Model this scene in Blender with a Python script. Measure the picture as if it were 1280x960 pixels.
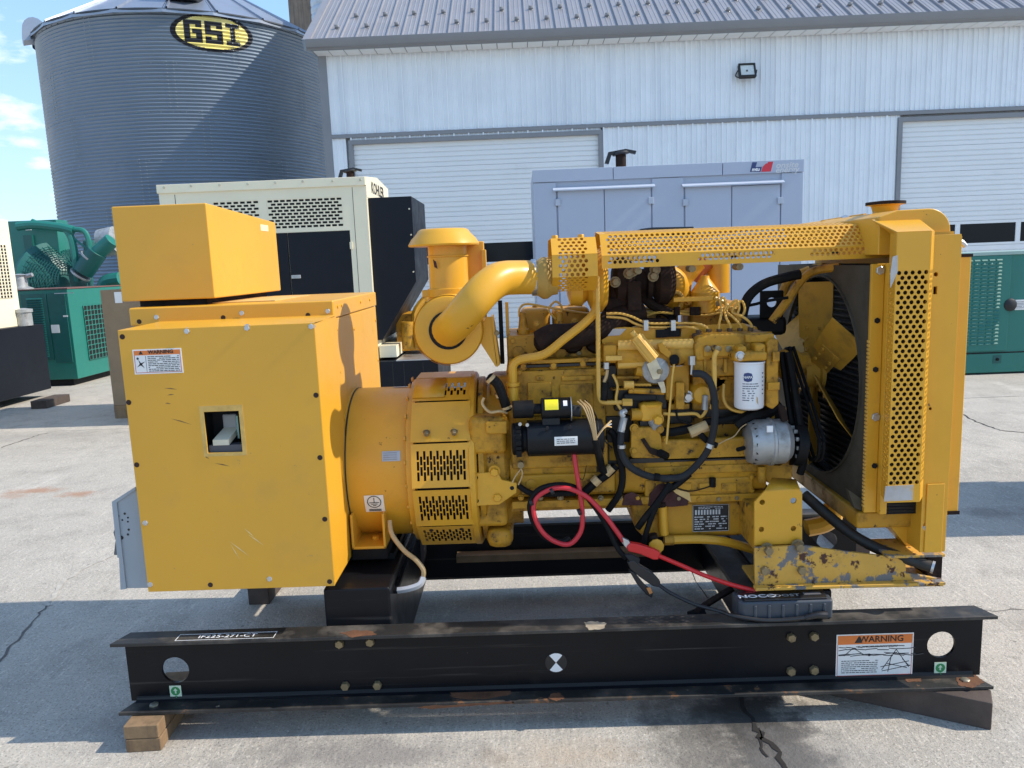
import bpy, bmesh, math, random
from mathutils import Vector, Matrix
from mathutils.geometry import delaunay_2d_cdt
random.seed(7)
R_=math.radians
for o in list(bpy.data.objects): bpy.data.objects.remove(o)
sc=bpy.context.scene; COL=sc.collection
# ------------------------------------------------------------------ camera, sky, sun, exposure
FPX=961.0; CAMH=1.55
_d=Vector((240.0,6120.0,FPX)).normalized()
_f=(Vector((0,0,1))-_d*_d.z).normalized()
_r=_d.cross(_f)
YAW=-0.0157
AX=_r*math.cos(YAW)+_f*math.sin(YAW); AY=-_r*math.sin(YAW)+_f*math.cos(YAW); AZ=-_d
cam=bpy.data.cameras.new('camera'); cam.lens=FPX/1280*36; cam.sensor_width=36; cam.sensor_fit='HORIZONTAL'
cam.clip_start=.05; cam.clip_end=2000
camo=bpy.data.objects.new('camera',cam); COL.objects.link(camo)
def w(c): return Vector((AX.dot(c),AY.dot(c),AZ.dot(c)))
cr=w(Vector((1,0,0))); cu=w(Vector((0,-1,0))); cb=w(Vector((0,0,-1)))
camo.matrix_world=Matrix(((cr.x,cu.x,cb.x,0),(cr.y,cu.y,cb.y,0),(cr.z,cu.z,cb.z,CAMH),(0,0,0,1)))
sc.camera=camo
SUN_EL=R_(41); SUN_AZ=R_(1.6)     # azimuth from +X, towards the viewer
sdir=Vector((math.cos(SUN_EL)*math.cos(SUN_AZ),-math.cos(SUN_EL)*math.sin(SUN_AZ),math.sin(SUN_EL)))
wd=bpy.data.worlds.new('World'); sc.world=wd; wd.use_nodes=True
nt=wd.node_tree; nt.nodes.clear()
out=nt.nodes.new('ShaderNodeOutputWorld'); bg=nt.nodes.new('ShaderNodeBackground'); sky=nt.nodes.new('ShaderNodeTexSky')
sky.sky_type='NISHITA'; sky.sun_disc=False; sky.sun_elevation=SUN_EL; sky.sun_rotation=R_(90)+SUN_AZ
sky.air_density=1.15; sky.dust_density=.25; sky.ozone_density=1.6; sky.altitude=200
bg.inputs['Strength'].default_value=0.15
tc=nt.nodes.new('ShaderNodeTexCoord'); mp=nt.nodes.new('ShaderNodeMapping'); mp.inputs['Scale'].default_value=(1,1,2.6)
nz=nt.nodes.new('ShaderNodeTexNoise'); nz.inputs['Scale'].default_value=12; nz.inputs['Detail'].default_value=6; nz.inputs['Roughness'].default_value=.55
rp=nt.nodes.new('ShaderNodeValToRGB'); rp.color_ramp.elements[0].position=.53; rp.color_ramp.elements[1].position=.67
rp.color_ramp.elements[1].color=(.75,.75,.75,1)
mx=nt.nodes.new('ShaderNodeMix'); mx.data_type='RGBA'; mx.inputs[7].default_value=(3.5,3.6,3.75,1)
L=nt.links.new
L(tc.outputs['Generated'],mp.inputs[0]); L(mp.outputs[0],nz.inputs['Vector']); L(nz.outputs['Fac'],rp.inputs[0])
def _vm(op,v=None):
    n=nt.nodes.new('ShaderNodeVectorMath'); n.operation=op
    if v is not None: n.inputs[1].default_value=v
    return n
_d1=_vm('MULTIPLY',(.24,.24,.24)); _d2=_vm('ADD',(1,1,1)); _d3=_vm('DIVIDE'); _d4=_vm('MULTIPLY',(.86,1.10,1.40))   # film-like shoulder of the sky's brightness
L(sky.outputs[0],_d1.inputs[0]); L(_d1.outputs[0],_d2.inputs[0]); L(sky.outputs[0],_d3.inputs[0]); L(_d2.outputs[0],_d3.inputs[1]); L(_d3.outputs[0],_d4.inputs[0])
L(rp.outputs[0],mx.inputs[0]); L(_d4.outputs[0],mx.inputs[6]); L(mx.outputs[2],bg.inputs[0]); L(bg.outputs[0],out.inputs[0])
sl=bpy.data.lights.new('sun','SUN'); sl.energy=2.15; sl.angle=R_(.55); sl.color=(1,.915,.79)
so=bpy.data.objects.new('sun',sl); COL.objects.link(so); so.rotation_euler=sdir.to_track_quat('Z','Y').to_euler(); so.location=(8,-2,9)
sc.view_settings.view_transform='Standard'; sc.view_settings.look='None'; sc.view_settings.gamma=1; sc.view_settings.exposure=1.36
sc.view_settings.use_curve_mapping=False
# ------------------------------------------------------------------ helpers
def P(px,py,Y):
    c=Vector((px-640,py-480,FPX)); r=w(c); t=Y/r.y
    return Vector((r.x*t,Y,CAMH+r.z*t))
def PZ(px,py,Z):
    c=Vector((px-640,py-480,FPX)); r=w(c); t=(Z-CAMH)/r.z
    return Vector((r.x*t,r.y*t,Z))
def PX(px,py,X):
    c=Vector((px-640,py-480,FPX)); r=w(c); t=X/r.x
    return Vector((X,r.y*t,CAMH+r.z*t))
WO={}
MATS={}
def M(name,col,rough=.5,metal=0,var=.12,scale=6,dirt=None,chip=None,bump=0,bscale=60,spec=None,coat=0,streak=None,hs=None):
    """dirt=(colour,threshold,scale,strength) chip=(colour,threshold,scale)"""
    if name in MATS: return MATS[name]
    m=bpy.data.materials.new(name); m.use_nodes=True; t=m.node_tree; b=t.nodes['Principled BSDF']
    def N(k,**kw):
        n=t.nodes.new(k)
        for a,v in kw.items(): setattr(n,a,v)
        return n
    tcn=N('ShaderNodeTexCoord'); oi=N('ShaderNodeObjectInfo')
    va=N('ShaderNodeVectorMath',operation='MULTIPLY_ADD'); va.inputs[1].default_value=(1,1,1)
    cm=N('ShaderNodeCombineXYZ'); mu=N('ShaderNodeMath',operation='MULTIPLY'); mu.inputs[1].default_value=17
    t.links.new(oi.outputs['Random'],mu.inputs[0]); t.links.new(mu.outputs[0],cm.inputs[0]); t.links.new(mu.outputs[0],cm.inputs[1])
    t.links.new(tcn.outputs['Object'],va.inputs[0]); t.links.new(cm.outputs[0],va.inputs[2])
    vec=va.outputs[0]
    def noise(s,d=5,r=.6,stretch=None):
        n=N('ShaderNodeTexNoise'); n.inputs['Scale'].default_value=s; n.inputs['Detail'].default_value=d; n.inputs['Roughness'].default_value=r
        v=vec
        if stretch:
            mpn=N('ShaderNodeMapping'); mpn.inputs['Scale'].default_value=stretch; t.links.new(vec,mpn.inputs[0]); v=mpn.outputs[0]
        t.links.new(v,n.inputs['Vector']); return n.outputs['Fac']
    def ramp(f,a,bb):
        n=N('ShaderNodeMapRange'); n.inputs[1].default_value=a; n.inputs[2].default_value=bb; t.links.new(f,n.inputs[0]); return n.outputs[0]
    def mix(f,a,bb,blend='MIX'):
        n=N('ShaderNodeMix',data_type='RGBA',blend_type=blend)
        if hasattr(f,'links'): t.links.new(f,n.inputs[0])
        else: n.inputs[0].default_value=f
        for i,x in ((6,a),(7,bb)):
            if hasattr(x,'links'): t.links.new(x,n.inputs[i])
            else: n.inputs[i].default_value=(*x,1)
        return n.outputs[2]
    f=noise(scale)
    c=mix(ramp(f,.25,.75),tuple(x*(1-var) for x in col),tuple(min(1,x*(1+var)) for x in col))
    rgh=mix(ramp(noise(scale*2.3),.3,.7),(rough*.85,)*3,(min(1,rough*1.2),)*3)
    if streak:
        c=mix(ramp(noise(streak[2],4,.6,(1,1,.08)),streak[1],streak[1]+.25),c,streak[0])
    if hs: c=mix(ramp(noise(hs[2],5,.7,(.06,1,3)),hs[1],hs[1]+.12),c,hs[0])
    if dirt:
        dc,th,ds,st=dirt
        d=ramp(noise(ds,7,.65),th,th+.22); dm=N('ShaderNodeMath',operation='MULTIPLY'); dm.inputs[1].default_value=st; t.links.new(d,dm.inputs[0])
        c=mix(dm.outputs[0],c,dc); rgh=mix(dm.outputs[0],rgh,(.85,)*3)
    if chip:
        chs=chip if isinstance(chip,list) else [chip]
        for cc,th,cs in chs:
            d=ramp(noise(cs,8,.7),th,th+.03); c=mix(d,c,cc); rgh=mix(d,rgh,(.8,)*3)
    t.links.new(c,b.inputs['Base Color']); t.links.new(rgh,b.inputs['Roughness'])
    b.inputs['Metallic'].default_value=metal
    if spec is not None: b.inputs['Specular IOR Level'].default_value=spec
    if coat: b.inputs['Coat Weight'].default_value=coat; b.inputs['Coat Roughness'].default_value=.15
    if bump:
        bn=N('ShaderNodeBump'); bn.inputs['Strength'].default_value=bump; bn.inputs['Distance'].default_value=.004
        t.links.new(noise(bscale,4,.6),bn.inputs['Height']); t.links.new(bn.outputs[0],b.inputs['Normal'])
    MATS[name]=m; return m
class MB:
    def __init__(s): s.v=[]; s.f=[]
    def add(s,vs,fs):
        n=len(s.v); s.v+= [Vector(x) for x in vs]; s.f+=[tuple(i+n for i in q) for q in fs]; return s
    def box(s,x0,x1,y0,y1,z0,z1):
        x0,x1=sorted((x0,x1)); y0,y1=sorted((y0,y1)); z0,z1=sorted((z0,z1))
        return s.add([(x0,y0,z0),(x1,y0,z0),(x1,y1,z0),(x0,y1,z0),(x0,y0,z1),(x1,y0,z1),(x1,y1,z1),(x0,y1,z1)],
            [(0,3,2,1),(4,5,6,7),(0,1,5,4),(1,2,6,5),(2,3,7,6),(3,0,4,7)])
    def pb(s,x0,y0,x1,y1,Yf,Yb):
        xm=(x0+x1)/2; ym=(y0+y1)/2
        return s.box(P(x0,ym,Yf).x,P(x1,ym,Yf).x,Yf,Yb,P(xm,y1,Yf).z,P(xm,y0,Yf).z)
    def lathe(s,o,ax,prof,n=24,capA=True,capB=True):
        o=Vector(o); ax=Vector(ax).normalized(); u=ax.orthogonal().normalized(); v=ax.cross(u)
        vs=[];fs=[]
        for r,t in prof:
            for k in range(n):
                a=2*math.pi*k/n; vs.append(o+ax*t+(u*math.cos(a)+v*math.sin(a))*r)
        for i in range(len(prof)-1):
            for k in range(n):
                k2=(k+1)%n; fs.append((i*n+k,i*n+k2,(i+1)*n+k2,(i+1)*n+k))
        if capA: fs.append(tuple(range(n-1,-1,-1)))
        if capB: fs.append(tuple((len(prof)-1)*n+k for k in range(n)))
        return s.add(vs,fs)
    def cyl(s,a,b,r,r2=None,n=16):
        a=Vector(a);b=Vector(b); return s.lathe(a,b-a,[(r,0),(r if r2 is None else r2,(b-a).length)],n)
    def tube(s,pts,r,n=8,res=5,closed=False):
        pts=[Vector(p) for p in pts]
        if len(pts)==2: path=pts
        else:
            path=[]
            for i in range(len(pts)-1):
                p0=pts[max(0,i-1)];p1=pts[i];p2=pts[i+1];p3=pts[min(len(pts)-1,i+2)]
                for k in range(res):
                    t=k/res
                    path.append(.5*((2*p1)+(p2-p0)*t+(2*p0-5*p1+4*p2-p3)*t*t+(3*p1-p0-3*p2+p3)*t**3))
            path.append(pts[-1])
        vs=[];fs=[]; u=None
        for i,p in enumerate(path):
            d=(path[min(i+1,len(path)-1)]-path[max(i-1,0)]).normalized()
            u=d.orthogonal().normalized() if u is None else (u-d*u.dot(d)).normalized()
            v=d.cross(u)
            rr=r if not callable(r) else r(i/(len(path)-1))
            for k in range(n):
                a=2*math.pi*k/n; vs.append(p+(u*math.cos(a)+v*math.sin(a))*rr)
        for i in range(len(path)-1):
            for k in range(n):
                k2=(k+1)%n; fs.append((i*n+k,i*n+k2,(i+1)*n+k2,(i+1)*n+k))
        fs.append(tuple(range(n-1,-1,-1))); fs.append(tuple((len(path)-1)*n+k for k in range(n)))
        return s.add(vs,fs)
    def prism(s,poly,d0,d1,ax='y'):
        """poly (a,b): y->(x,z)  x->(y,z)  z->(x,y)"""
        def m(a,b,d): return {'y':(a,d,b),'x':(d,a,b),'z':(a,b,d)}[ax]
        n=len(poly); vs=[m(a,b,d0) for a,b in poly]+[m(a,b,d1) for a,b in poly]
        fs=[tuple(range(n)),tuple(range(2*n-1,n-1,-1))]+[(i,(i+1)%n,n+(i+1)%n,n+i) for i in range(n)]
        return s.add(vs,fs)
    def pprism(s,pix,Y0,Y1): return s.prism([(lambda q:(q.x,q.z))(P(a,b,Y0)) for a,b in pix],Y0,Y1)
    def plate(s,outer,holes,d0,d1,ax='y'):
        """flat plate with holes"""
        loops=[outer]+holes; vs=[];ed=[]
        for lp in loops:
            n=len(vs); vs+=[Vector(p) for p in lp]; ed+=[(n+i,n+(i+1)%len(lp)) for i in range(len(lp))]
        r=delaunay_2d_cdt(vs,ed,[],0,1e-6); V,F=r[0],r[2]
        def inside(p,lp):
            c=False;j=len(lp)-1
            for i in range(len(lp)):
                (xi,yi),(xj,yj)=lp[i],lp[j]
                if (yi>p[1])!=(yj>p[1]) and p[0]<(xj-xi)*(p[1]-yi)/(yj-yi)+xi: c=not c
                j=i
            return c
        keep=[]
        for f in F:
            c=sum((V[i] for i in f),Vector((0,0)))/len(f)
            if inside(c,outer) and not any(inside(c,h) for h in holes): keep.append(f)
        def m(p,d): return {'y':(p[0],d,p[1]),'x':(d,p[0],p[1]),'z':(p[0],p[1],d)}[ax]
        n=len(V); allv=[m(p,d0) for p in V]+[m(p,d1) for p in V]
        fs=[tuple(f) for f in keep]+[tuple(i+n for i in reversed(f)) for f in keep]
        cnt={}
        for f in keep:
            for i in range(len(f)):
                e=(f[i],f[(i+1)%len(f)]); cnt[tuple(sorted(e))]=cnt.get(tuple(sorted(e)),0)+1
        fs+=[(a,b,b+n,a+n) for (a,b),k in cnt.items() if k==1]
        return s.add(allv,fs)
    def perf(s,U,V,du,dv,mapf,hw,hh,stagger=True,rnd=True,keep=None):
        """sheet U x V with staggered holes of half size hw,hh"""
        rows=max(1,int(round(V/dv))); dv=V/rows; cols=max(1,int(U/du)); du=U/cols
        ring=[(1,0),(1,1),(0,1),(-1,1),(-1,0),(-1,-1),(0,-1),(1,-1)]
        for j in range(rows):
            v0=j*dv; off=du/2 if (stagger and j%2) else 0; nc=cols-(1 if off else 0)
            if off:
                for a in (0,U-du/2): s.add([mapf(a,v0),mapf(a+du/2,v0),mapf(a+du/2,v0+dv),mapf(a,v0+dv)],[(0,1,2,3)])
            for i in range(nc):
                u0=off+i*du; cu_,cv=u0+du/2,v0+dv/2
                if keep and not keep(cu_,cv):
                    s.add([mapf(u0,v0),mapf(u0+du,v0),mapf(u0+du,v0+dv),mapf(u0,v0+dv)],[(0,1,2,3)]); continue
                o_=[mapf(cu_+a*du/2,cv+b*dv/2) for a,b in ring]
                if rnd: i_=[mapf(cu_+hw*math.cos(k*math.pi/4),cv+hh*math.sin(k*math.pi/4)) for k in range(8)]
                else: i_=[mapf(cu_+a*hw,cv+b*hh) for a,b in ring]
                s.add(o_+i_,[(k,(k+1)%8,8+(k+1)%8,8+k) for k in range(8)])
        return s
    def build(s,name,mat,parent=None,bev=0,ang=35,solid=0,kind=None,weld=False,seg=2,label=None,flat=False):
        lo=Vector((min(v.x for v in s.v),min(v.y for v in s.v),min(v.z for v in s.v))); hi=Vector((max(v.x for v in s.v),max(v.y for v in s.v),max(v.z for v in s.v)))
        c=(lo+hi)/2
        if parent is None: c.z=lo.z
        me=bpy.data.meshes.new(name); me.from_pydata([tuple(v-c) for v in s.v],[],s.f)
        bm=bmesh.new(); bm.from_mesh(me)
        if weld: bmesh.ops.remove_doubles(bm,verts=bm.verts,dist=1e-5)
        bmesh.ops.recalc_face_normals(bm,faces=bm.faces); bm.to_mesh(me); bm.free()
        for p in me.polygons: p.use_smooth=not flat
        if not flat: me.set_sharp_from_angle(angle=R_(ang))
        me.materials.append(mat)
        o=bpy.data.objects.new(name,me); COL.objects.link(o)
        if bev:
            b=o.modifiers.new('bevel','BEVEL'); b.width=bev; b.segments=seg; b.limit_method='ANGLE'; b.angle_limit=R_(ang); b.harden_normals=True
        if solid:
            b=o.modifiers.new('solid','SOLIDIFY'); b.thickness=solid; b.offset=0
        WO[o.name]=c.copy()
        if parent is not None: o.parent=parent; o.location=c-WO[parent.name]
        else: o.location=c
        if kind: o['kind']=kind
        if label: o['label']=label
        return o
def thing(name,label,cat,loc,group=None):
    o=bpy.data.objects.new(name,None); COL.objects.link(o); o.location=loc; o.empty_display_size=.2
    WO[o.name]=Vector(loc); o['label']=label; o['category']=cat
    if group: o['group']=group
    return o
def tag(o,label,cat,group=None):
    o['label']=label; o['category']=cat
    if group: o['group']=group
    return o
def clone(o,parent,loc,rotz=None,name=None):
    """copy of a part (shares mesh) at world loc"""
    c=o.copy(); COL.objects.link(c); c.parent=parent; WO[c.name]=Vector(loc)
    c.location=Vector(loc)-(WO[parent.name] if parent else Vector((0,0,0)))
    if rotz is not None: c.rotation_euler=(0,0,rotz)
    return c
def copy_tree(o,delta,label=None):
    c=o.copy(); COL.objects.link(c); c.location=o.location+Vector(delta); WO[c.name]=WO[o.name]+Vector(delta)
    if label: c['label']=label
    def rec(a,b):
        for ch in list(a.children):
            k=ch.copy(); COL.objects.link(k); k.parent=b; WO[k.name]=WO[ch.name]+Vector(delta); rec(ch,k)
    rec(o,c); return c
_bm={}
def bolt(parent,pos,r=.011,mat=None,ax='y',name='bolt',h=.7):
    key=(mat.name,h)
    if key not in _bm:
        mb=MB(); mb.lathe((0,0,0),(0,-1,0),[(.0145,0),(.0145,.0025)],14); mb.lathe((0,-.0025,0),(0,-1,0),[(.0105,0),(.0105,.009*h),(.009,.0105*h)],6)
        o=mb.build('bolt_proto',mat); _bm[key]=o.data; bpy.data.objects.remove(o)
    o=bpy.data.objects.new(name,_bm[key]); COL.objects.link(o); o.parent=parent; WO[o.name]=Vector(pos); o.location=Vector(pos)-WO[parent.name]
    k=r/.011; o.scale=(k,k,k)
    if ax=='x': o.rotation_euler=(0,0,R_(90))
    elif ax=='-x': o.rotation_euler=(0,0,R_(-90))
    elif ax=='z': o.rotation_euler=(R_(-90),0,0)
    else: o.rotation_euler=(0,random.uniform(0,1),0)
    return o
def text(body,size,pos,mat,parent,name='lettering',rot=(90,0,0),ext=.0006,xs=1,align='CENTER',shear=0,off=0):
    cu=bpy.data.curves.new(name,'FONT'); cu.body=body; cu.size=size; cu.extrude=ext; cu.align_x=align; cu.align_y='CENTER'; cu.shear=shear; cu.offset=off; cu.resolution_u=3
    t=bpy.data.objects.new('tmp',cu); COL.objects.link(t)
    dg=bpy.context.evaluated_depsgraph_get(); me=bpy.data.meshes.new_from_object(t.evaluated_get(dg)); bpy.data.objects.remove(t)
    me.materials.clear(); me.materials.append(mat)
    o=bpy.data.objects.new(name,me); COL.objects.link(o); o.parent=parent; WO[o.name]=Vector(pos); o.location=Vector(pos)-WO[parent.name]
    o.rotation_euler=tuple(R_(a) for a in rot); o.scale=(xs,1,1); return o
def circ(cx,cy,r,n=20,sx=1): return [(cx+r*sx*math.cos(2*math.pi*k/n),cy+r*math.sin(2*math.pi*k/n)) for k in range(n)]
def rect(x0,x1,y0,y1): return [(x0,y0),(x1,y0),(x1,y1),(x0,y1)]
def lines(mb,x0,x1,z0,z1,Y,n,fill=.5,seed=1,gap=.3):
    """rows of small print as bars on plane Y"""
    rd=random.Random(seed); dz=(z1-z0)/n
    for i in range(n):
        z=z1-dz*(i+.5); x=x0
        while x<x1-.002:
            L_=min(rd.uniform(.004,.016),x1-x); mb.box(x,x+L_*.8,Y-.0004,Y,z-dz*fill/2,z+dz*fill/2); x+=L_
            if rd.random()<gap*.2: x+=rd.uniform(0,.02)
        
# ------------------------------------------------------------------ materials
YEL=(.68,.345,.027)
yel=M('yellow_paint',YEL,.36,0,.08,4,dirt=((.30,.165,.045),.55,4,.50),chip=[((.10,.06,.03),.67,26)],coat=.08,spec=.38)
yelp=M('yellow_panel',YEL,.38,0,.05,2.2,bump=.25,bscale=2.5,dirt=((.46,.26,.06),.56,3,.45),chip=[((.40,.25,.09),.685,30)],coat=.1)
yeld=M('yellow_engine',(.50,.245,.019),.42,0,.16,11,dirt=((.065,.036,.014),.49,13,.88),chip=[((.05,.03,.018),.61,26)],bump=.15,bscale=80,spec=.3)
yelr=M('yellow_rusted',(.60,.33,.05),.5,0,.12,7,dirt=((.11,.055,.02),.57,9,.6),chip=[((.17,.16,.155),.545,10),((.075,.028,.016),.575,17)],bump=.25)
yelt=M('yellow_tube',(.66,.38,.07),.38,0,.1,9,dirt=((.12,.07,.025),.58,14,.5))
blk=M('black_paint',(.0055,.0062,.0085),.33,0,.3,4,dirt=((.035,.031,.027),.60,5,.35),chip=((.20,.12,.075),.70,24),spec=.22,hs=((.05,.046,.042),.60,9))
blkf=M('black_flange',(.020,.019,.018),.5,0,.3,5,dirt=((.13,.11,.088),.46,7,.75),chip=((.22,.11,.05),.70,16))
blks=M('black_steel',(.006,.0065,.008),.5,0,.2,6,dirt=((.03,.025,.02),.55,8,.5),spec=.18)
rub=M('black_rubber',(.007,.007,.0075),.6,0,.2,9,dirt=((.04,.034,.026),.56,12,.5),spec=.15)
rubg=M('grey_hose',(.026,.027,.029),.62,0,.2,9,dirt=((.08,.065,.045),.56,12,.5),spec=.18)
dark=M('dark_void',(.004,.004,.005),.8,0,.1,4)
rust=M('rusty_iron',(.024,.014,.011),.85,0,.4,12,dirt=((.065,.03,.014),.54,22,.7),bump=.3,spec=.2)
rustp=M('rust_patch',(.13,.055,.025),.9,0,.4,18,bump=.4,bscale=140)
redb=M('red_brown_primer',(.055,.014,.012),.75,0,.35,16,bump=.5,bscale=120)
redc=M('red_cable',(.55,.025,.035),.42,0,.12,9)
redp=M('red_plastic',(.62,.018,.018),.35,0,.1,9)
galv=M('galvanised',(.52,.53,.54),.38,.85,.15,20)
zinc=M('zinc_bolt',(.55,.50,.38),.35,.8,.2,30,dirt=((.15,.10,.05),.6,40,.4))
brass=M('dull_brass_bolt',(.26,.20,.11),.5,.5,.2,30,dirt=((.08,.05,.03),.55,40,.6))
alu=M('cast_aluminium',(.40,.41,.41),.48,.5,.2,14,dirt=((.10,.085,.06),.50,12,.65),bump=.15)
white=M('white_paint',(.80,.80,.80),.4,0,.04,9)
whited=M('white_decal',(.78,.77,.74),.5,0,.05,14,chip=((.30,.28,.26),.74,34))
orange=M('orange_print',(.72,.19,.035),.5,0,.06,14)
black=M('black_print',(.012,.012,.013),.5,0,.1,9)
greyp=M('grey_print',(.23,.23,.24),.6,0,.2,30)
green=M('green_print',(.03,.22,.07),.5,0,.1,9)
blue=M('blue_print',(.03,.05,.16),.5,0,.1,9)
silv=M('silver_decal',(.42,.44,.47),.4,.3,.1,20)
tan=M('tan_wire',(.50,.34,.16),.55,0,.2,20)
wood=M('timber',(.25,.16,.085),.8,0,.25,5,dirt=((.09,.06,.035),.52,9,.6),bump=.5,bscale=40,streak=((.13,.08,.045),.5,14))
blkl=M('rusted_flange',(.018,.017,.016),.55,0,.3,5,dirt=((.11,.09,.07),.46,7,.7),chip=[((.17,.075,.03),.60,14),((.30,.24,.17),.66,22)])
woodd=M('dark_timber',(.075,.055,.045),.85,0,.3,6,dirt=((.16,.12,.09),.6,9,.4),bump=.5,bscale=40)
# ------------------------------------------------------------------ ground
def concrete(name,base):
    m=bpy.data.materials.new(name); m.use_nodes=True; t=m.node_tree; b=t.nodes['Principled BSDF']; K=t.links.new
    g=t.nodes.new('ShaderNodeNewGeometry'); pos=g.outputs['Position']
    def noise(s,d=6,r=.62,st=None):
        n=t.nodes.new('ShaderNodeTexNoise'); n.inputs['Scale'].default_value=s; n.inputs['Detail'].default_value=d; n.inputs['Roughness'].default_value=r
        if st:
            mm=t.nodes.new('ShaderNodeMapping'); mm.inputs['Scale'].default_value=st; K(pos,mm.inputs[0]); K(mm.outputs[0],n.inputs[0])
        else: K(pos,n.inputs[0])
        return n.outputs['Fac']
    def mr(f,a,c,lo=0,hi=1):
        n=t.nodes.new('ShaderNodeMapRange'); n.inputs[1].default_value=a; n.inputs[2].default_value=c; n.inputs[3].default_value=lo; n.inputs[4].default_value=hi; K(f,n.inputs[0]); return n.outputs[0]
    def mix(f,a,c):
        n=t.nodes.new('ShaderNodeMix'); n.data_type='RGBA'; K(f,n.inputs[0])
        for i,x in ((6,a),(7,c)):
            if hasattr(x,'links'): K(x,n.inputs[i])
            else: n.inputs[i].default_value=(*x,1)
        return n.outputs[2]
    def mul(a,c):
        n=t.nodes.new('ShaderNodeMath'); n.operation='MULTIPLY'; K(a,n.inputs[0])
        if hasattr(c,'links'): K(c,n.inputs[1])
        else: n.inputs[1].default_value=c
        return n.outputs[0]
    c=mix(mr(noise(.8),.3,.7),tuple(x*.84 for x in base),tuple(x*1.10 for x in base))
    c=mix(mr(noise(3.2,8,.7),.46,.74),c,tuple(x*.62 for x in base))
    c=mix(mr(noise(2.2,8,.66,(1,.35,1)),.60,.80,0,.75),c,(base[0]*1.4,base[1]*1.42,base[2]*1.45))
    c=mix(mr(noise(120,3,.6),.55,.66,0,.8),c,tuple(x*.40 for x in base))
    c=mix(mr(noise(60,5,.7,(1,.12,1)),.56,.70,0,.55),c,tuple(min(1,x*1.5) for x in base))
    c=mix(mr(noise(34,5,.7,(.10,1,1)),.58,.72,0,.5),c,tuple(x*.55 for x in base))
    c=mix(mr(noise(75,4,.6),.59,.66,0,.75),c,tuple(min(1,x*1.45) for x in base))
    c=mix(mr(noise(14,7,.7),.60,.72,0,.8),c,tuple(x*.5 for x in base))
    c=mix(mr(noise(26,6,.75),.61,.66,0,.7),c,tuple(x*.30 for x in base))
    c=mix(mr(noise(30,6,.75),.64,.70,0,.7),c,tuple(min(1,x*1.7) for x in base))
    # stains with a shape of their own: (x,y,radius x,radius y,colour,strength)
    for (px,py,rx,ry,col,st) in STAINS:
        q=PZ(px,py,0)
        s_=t.nodes.new('ShaderNodeVectorMath'); s_.operation='SUBTRACT'; s_.inputs[1].default_value=(q.x,q.y,0); K(pos,s_.inputs[0])
        d_=t.nodes.new('ShaderNodeVectorMath'); d_.operation='MULTIPLY'; d_.inputs[1].default_value=(1/rx,1/ry,0); K(s_.outputs[0],d_.inputs[0])
        l_=t.nodes.new('ShaderNodeVectorMath'); l_.operation='LENGTH'; K(d_.outputs[0],l_.inputs[0])
        a_=t.nodes.new('ShaderNodeMath'); a_.operation='ADD'; K(l_.outputs[1],a_.inputs[0]); K(mr(noise(7,7,.7),.2,.8,-.7,.7),a_.inputs[1])
        c=mix(mr(a_.outputs[0],1.0,.3,0,st),c,col)
    K(c,b.inputs['Base Color']); b.inputs['Roughness'].default_value=.88
    bn=t.nodes.new('ShaderNodeBump'); bn.inputs['Strength'].default_value=.85; bn.inputs['Distance'].default_value=.007
    ad=t.nodes.new('ShaderNodeMath'); ad.operation='ADD'; K(noise(55,5,.7),ad.inputs[0]); K(noise(9,6,.6),ad.inputs[1])
    K(ad.outputs[0],bn.inputs['Height']); K(bn.outputs[0],b.inputs['Normal']); return m
DK=(.055,.05,.045); RS=(.36,.20,.12)
STAINS=[(45,613,.26,.10,RS,.8),(96,618,.17,.10,RS,.8),(15,620,.2,.1,RS,.4),(940,905,.20,.5,DK,1),(985,955,.17,.35,DK,1),(890,930,.30,.40,DK,.6),(900,890,.3,.2,DK,.6),(1010,955,.3,.2,(.2,.19,.18),.5),
  (1120,605,.5,.25,DK,.25),(700,945,.3,.10,(.42,.32,.22),.4),(450,945,.5,.12,(.13,.12,.12),.55),(250,905,.5,.2,(.15,.14,.14),.45),(1240,640,.25,.12,DK,.4),(640,770,1.0,.3,(.12,.12,.12),.4),(60,545,1.2,.3,(.2,.19,.18),.35),(860,765,.3,.4,(.10,.10,.10),.5)]
conc=concrete('concrete',(.465,.425,.365))
joint=M('joint_filler',(.055,.048,.042),.95,0,.3,20,bump=.4)
mb=MB(); mb.add([(-400,-60,-.012),(400,-60,-.012),(400,700,-.012),(-400,700,-.012)],[(0,1,2,3)])
ground=mb.build('ground',joint); ground['kind']='structure'
mb=MB()
for a,b_,c_,d_ in ((-400,-18,-60,700),(18,400,-60,700),(-18,18,16.9,700),(-18,18,-60,-4)): mb.add([(a,c_,0),(b_,c_,0),(b_,d_,0),(a,d_,0)],[(0,1,2,3)])
far=mb.build('outer_paving',conc,ground); far['kind']='structure'
XJ=[-18,-12.5,-6.4,.80,7.4,13.2,18]; YJ=[-4,1.0,7.83,12.2,16.9]
def jit(a,b_,amp,n=46):
    a=Vector(a);b_=Vector(b_); d=(b_-a); nn=Vector((-d.y,d.x)).normalized(); off=0; o=[]
    for i in range(n):
        off=off*.75+random.uniform(-1,1)*amp; o.append(a+d*i/n+(nn*off if i else nn*0))
    return o
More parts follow.
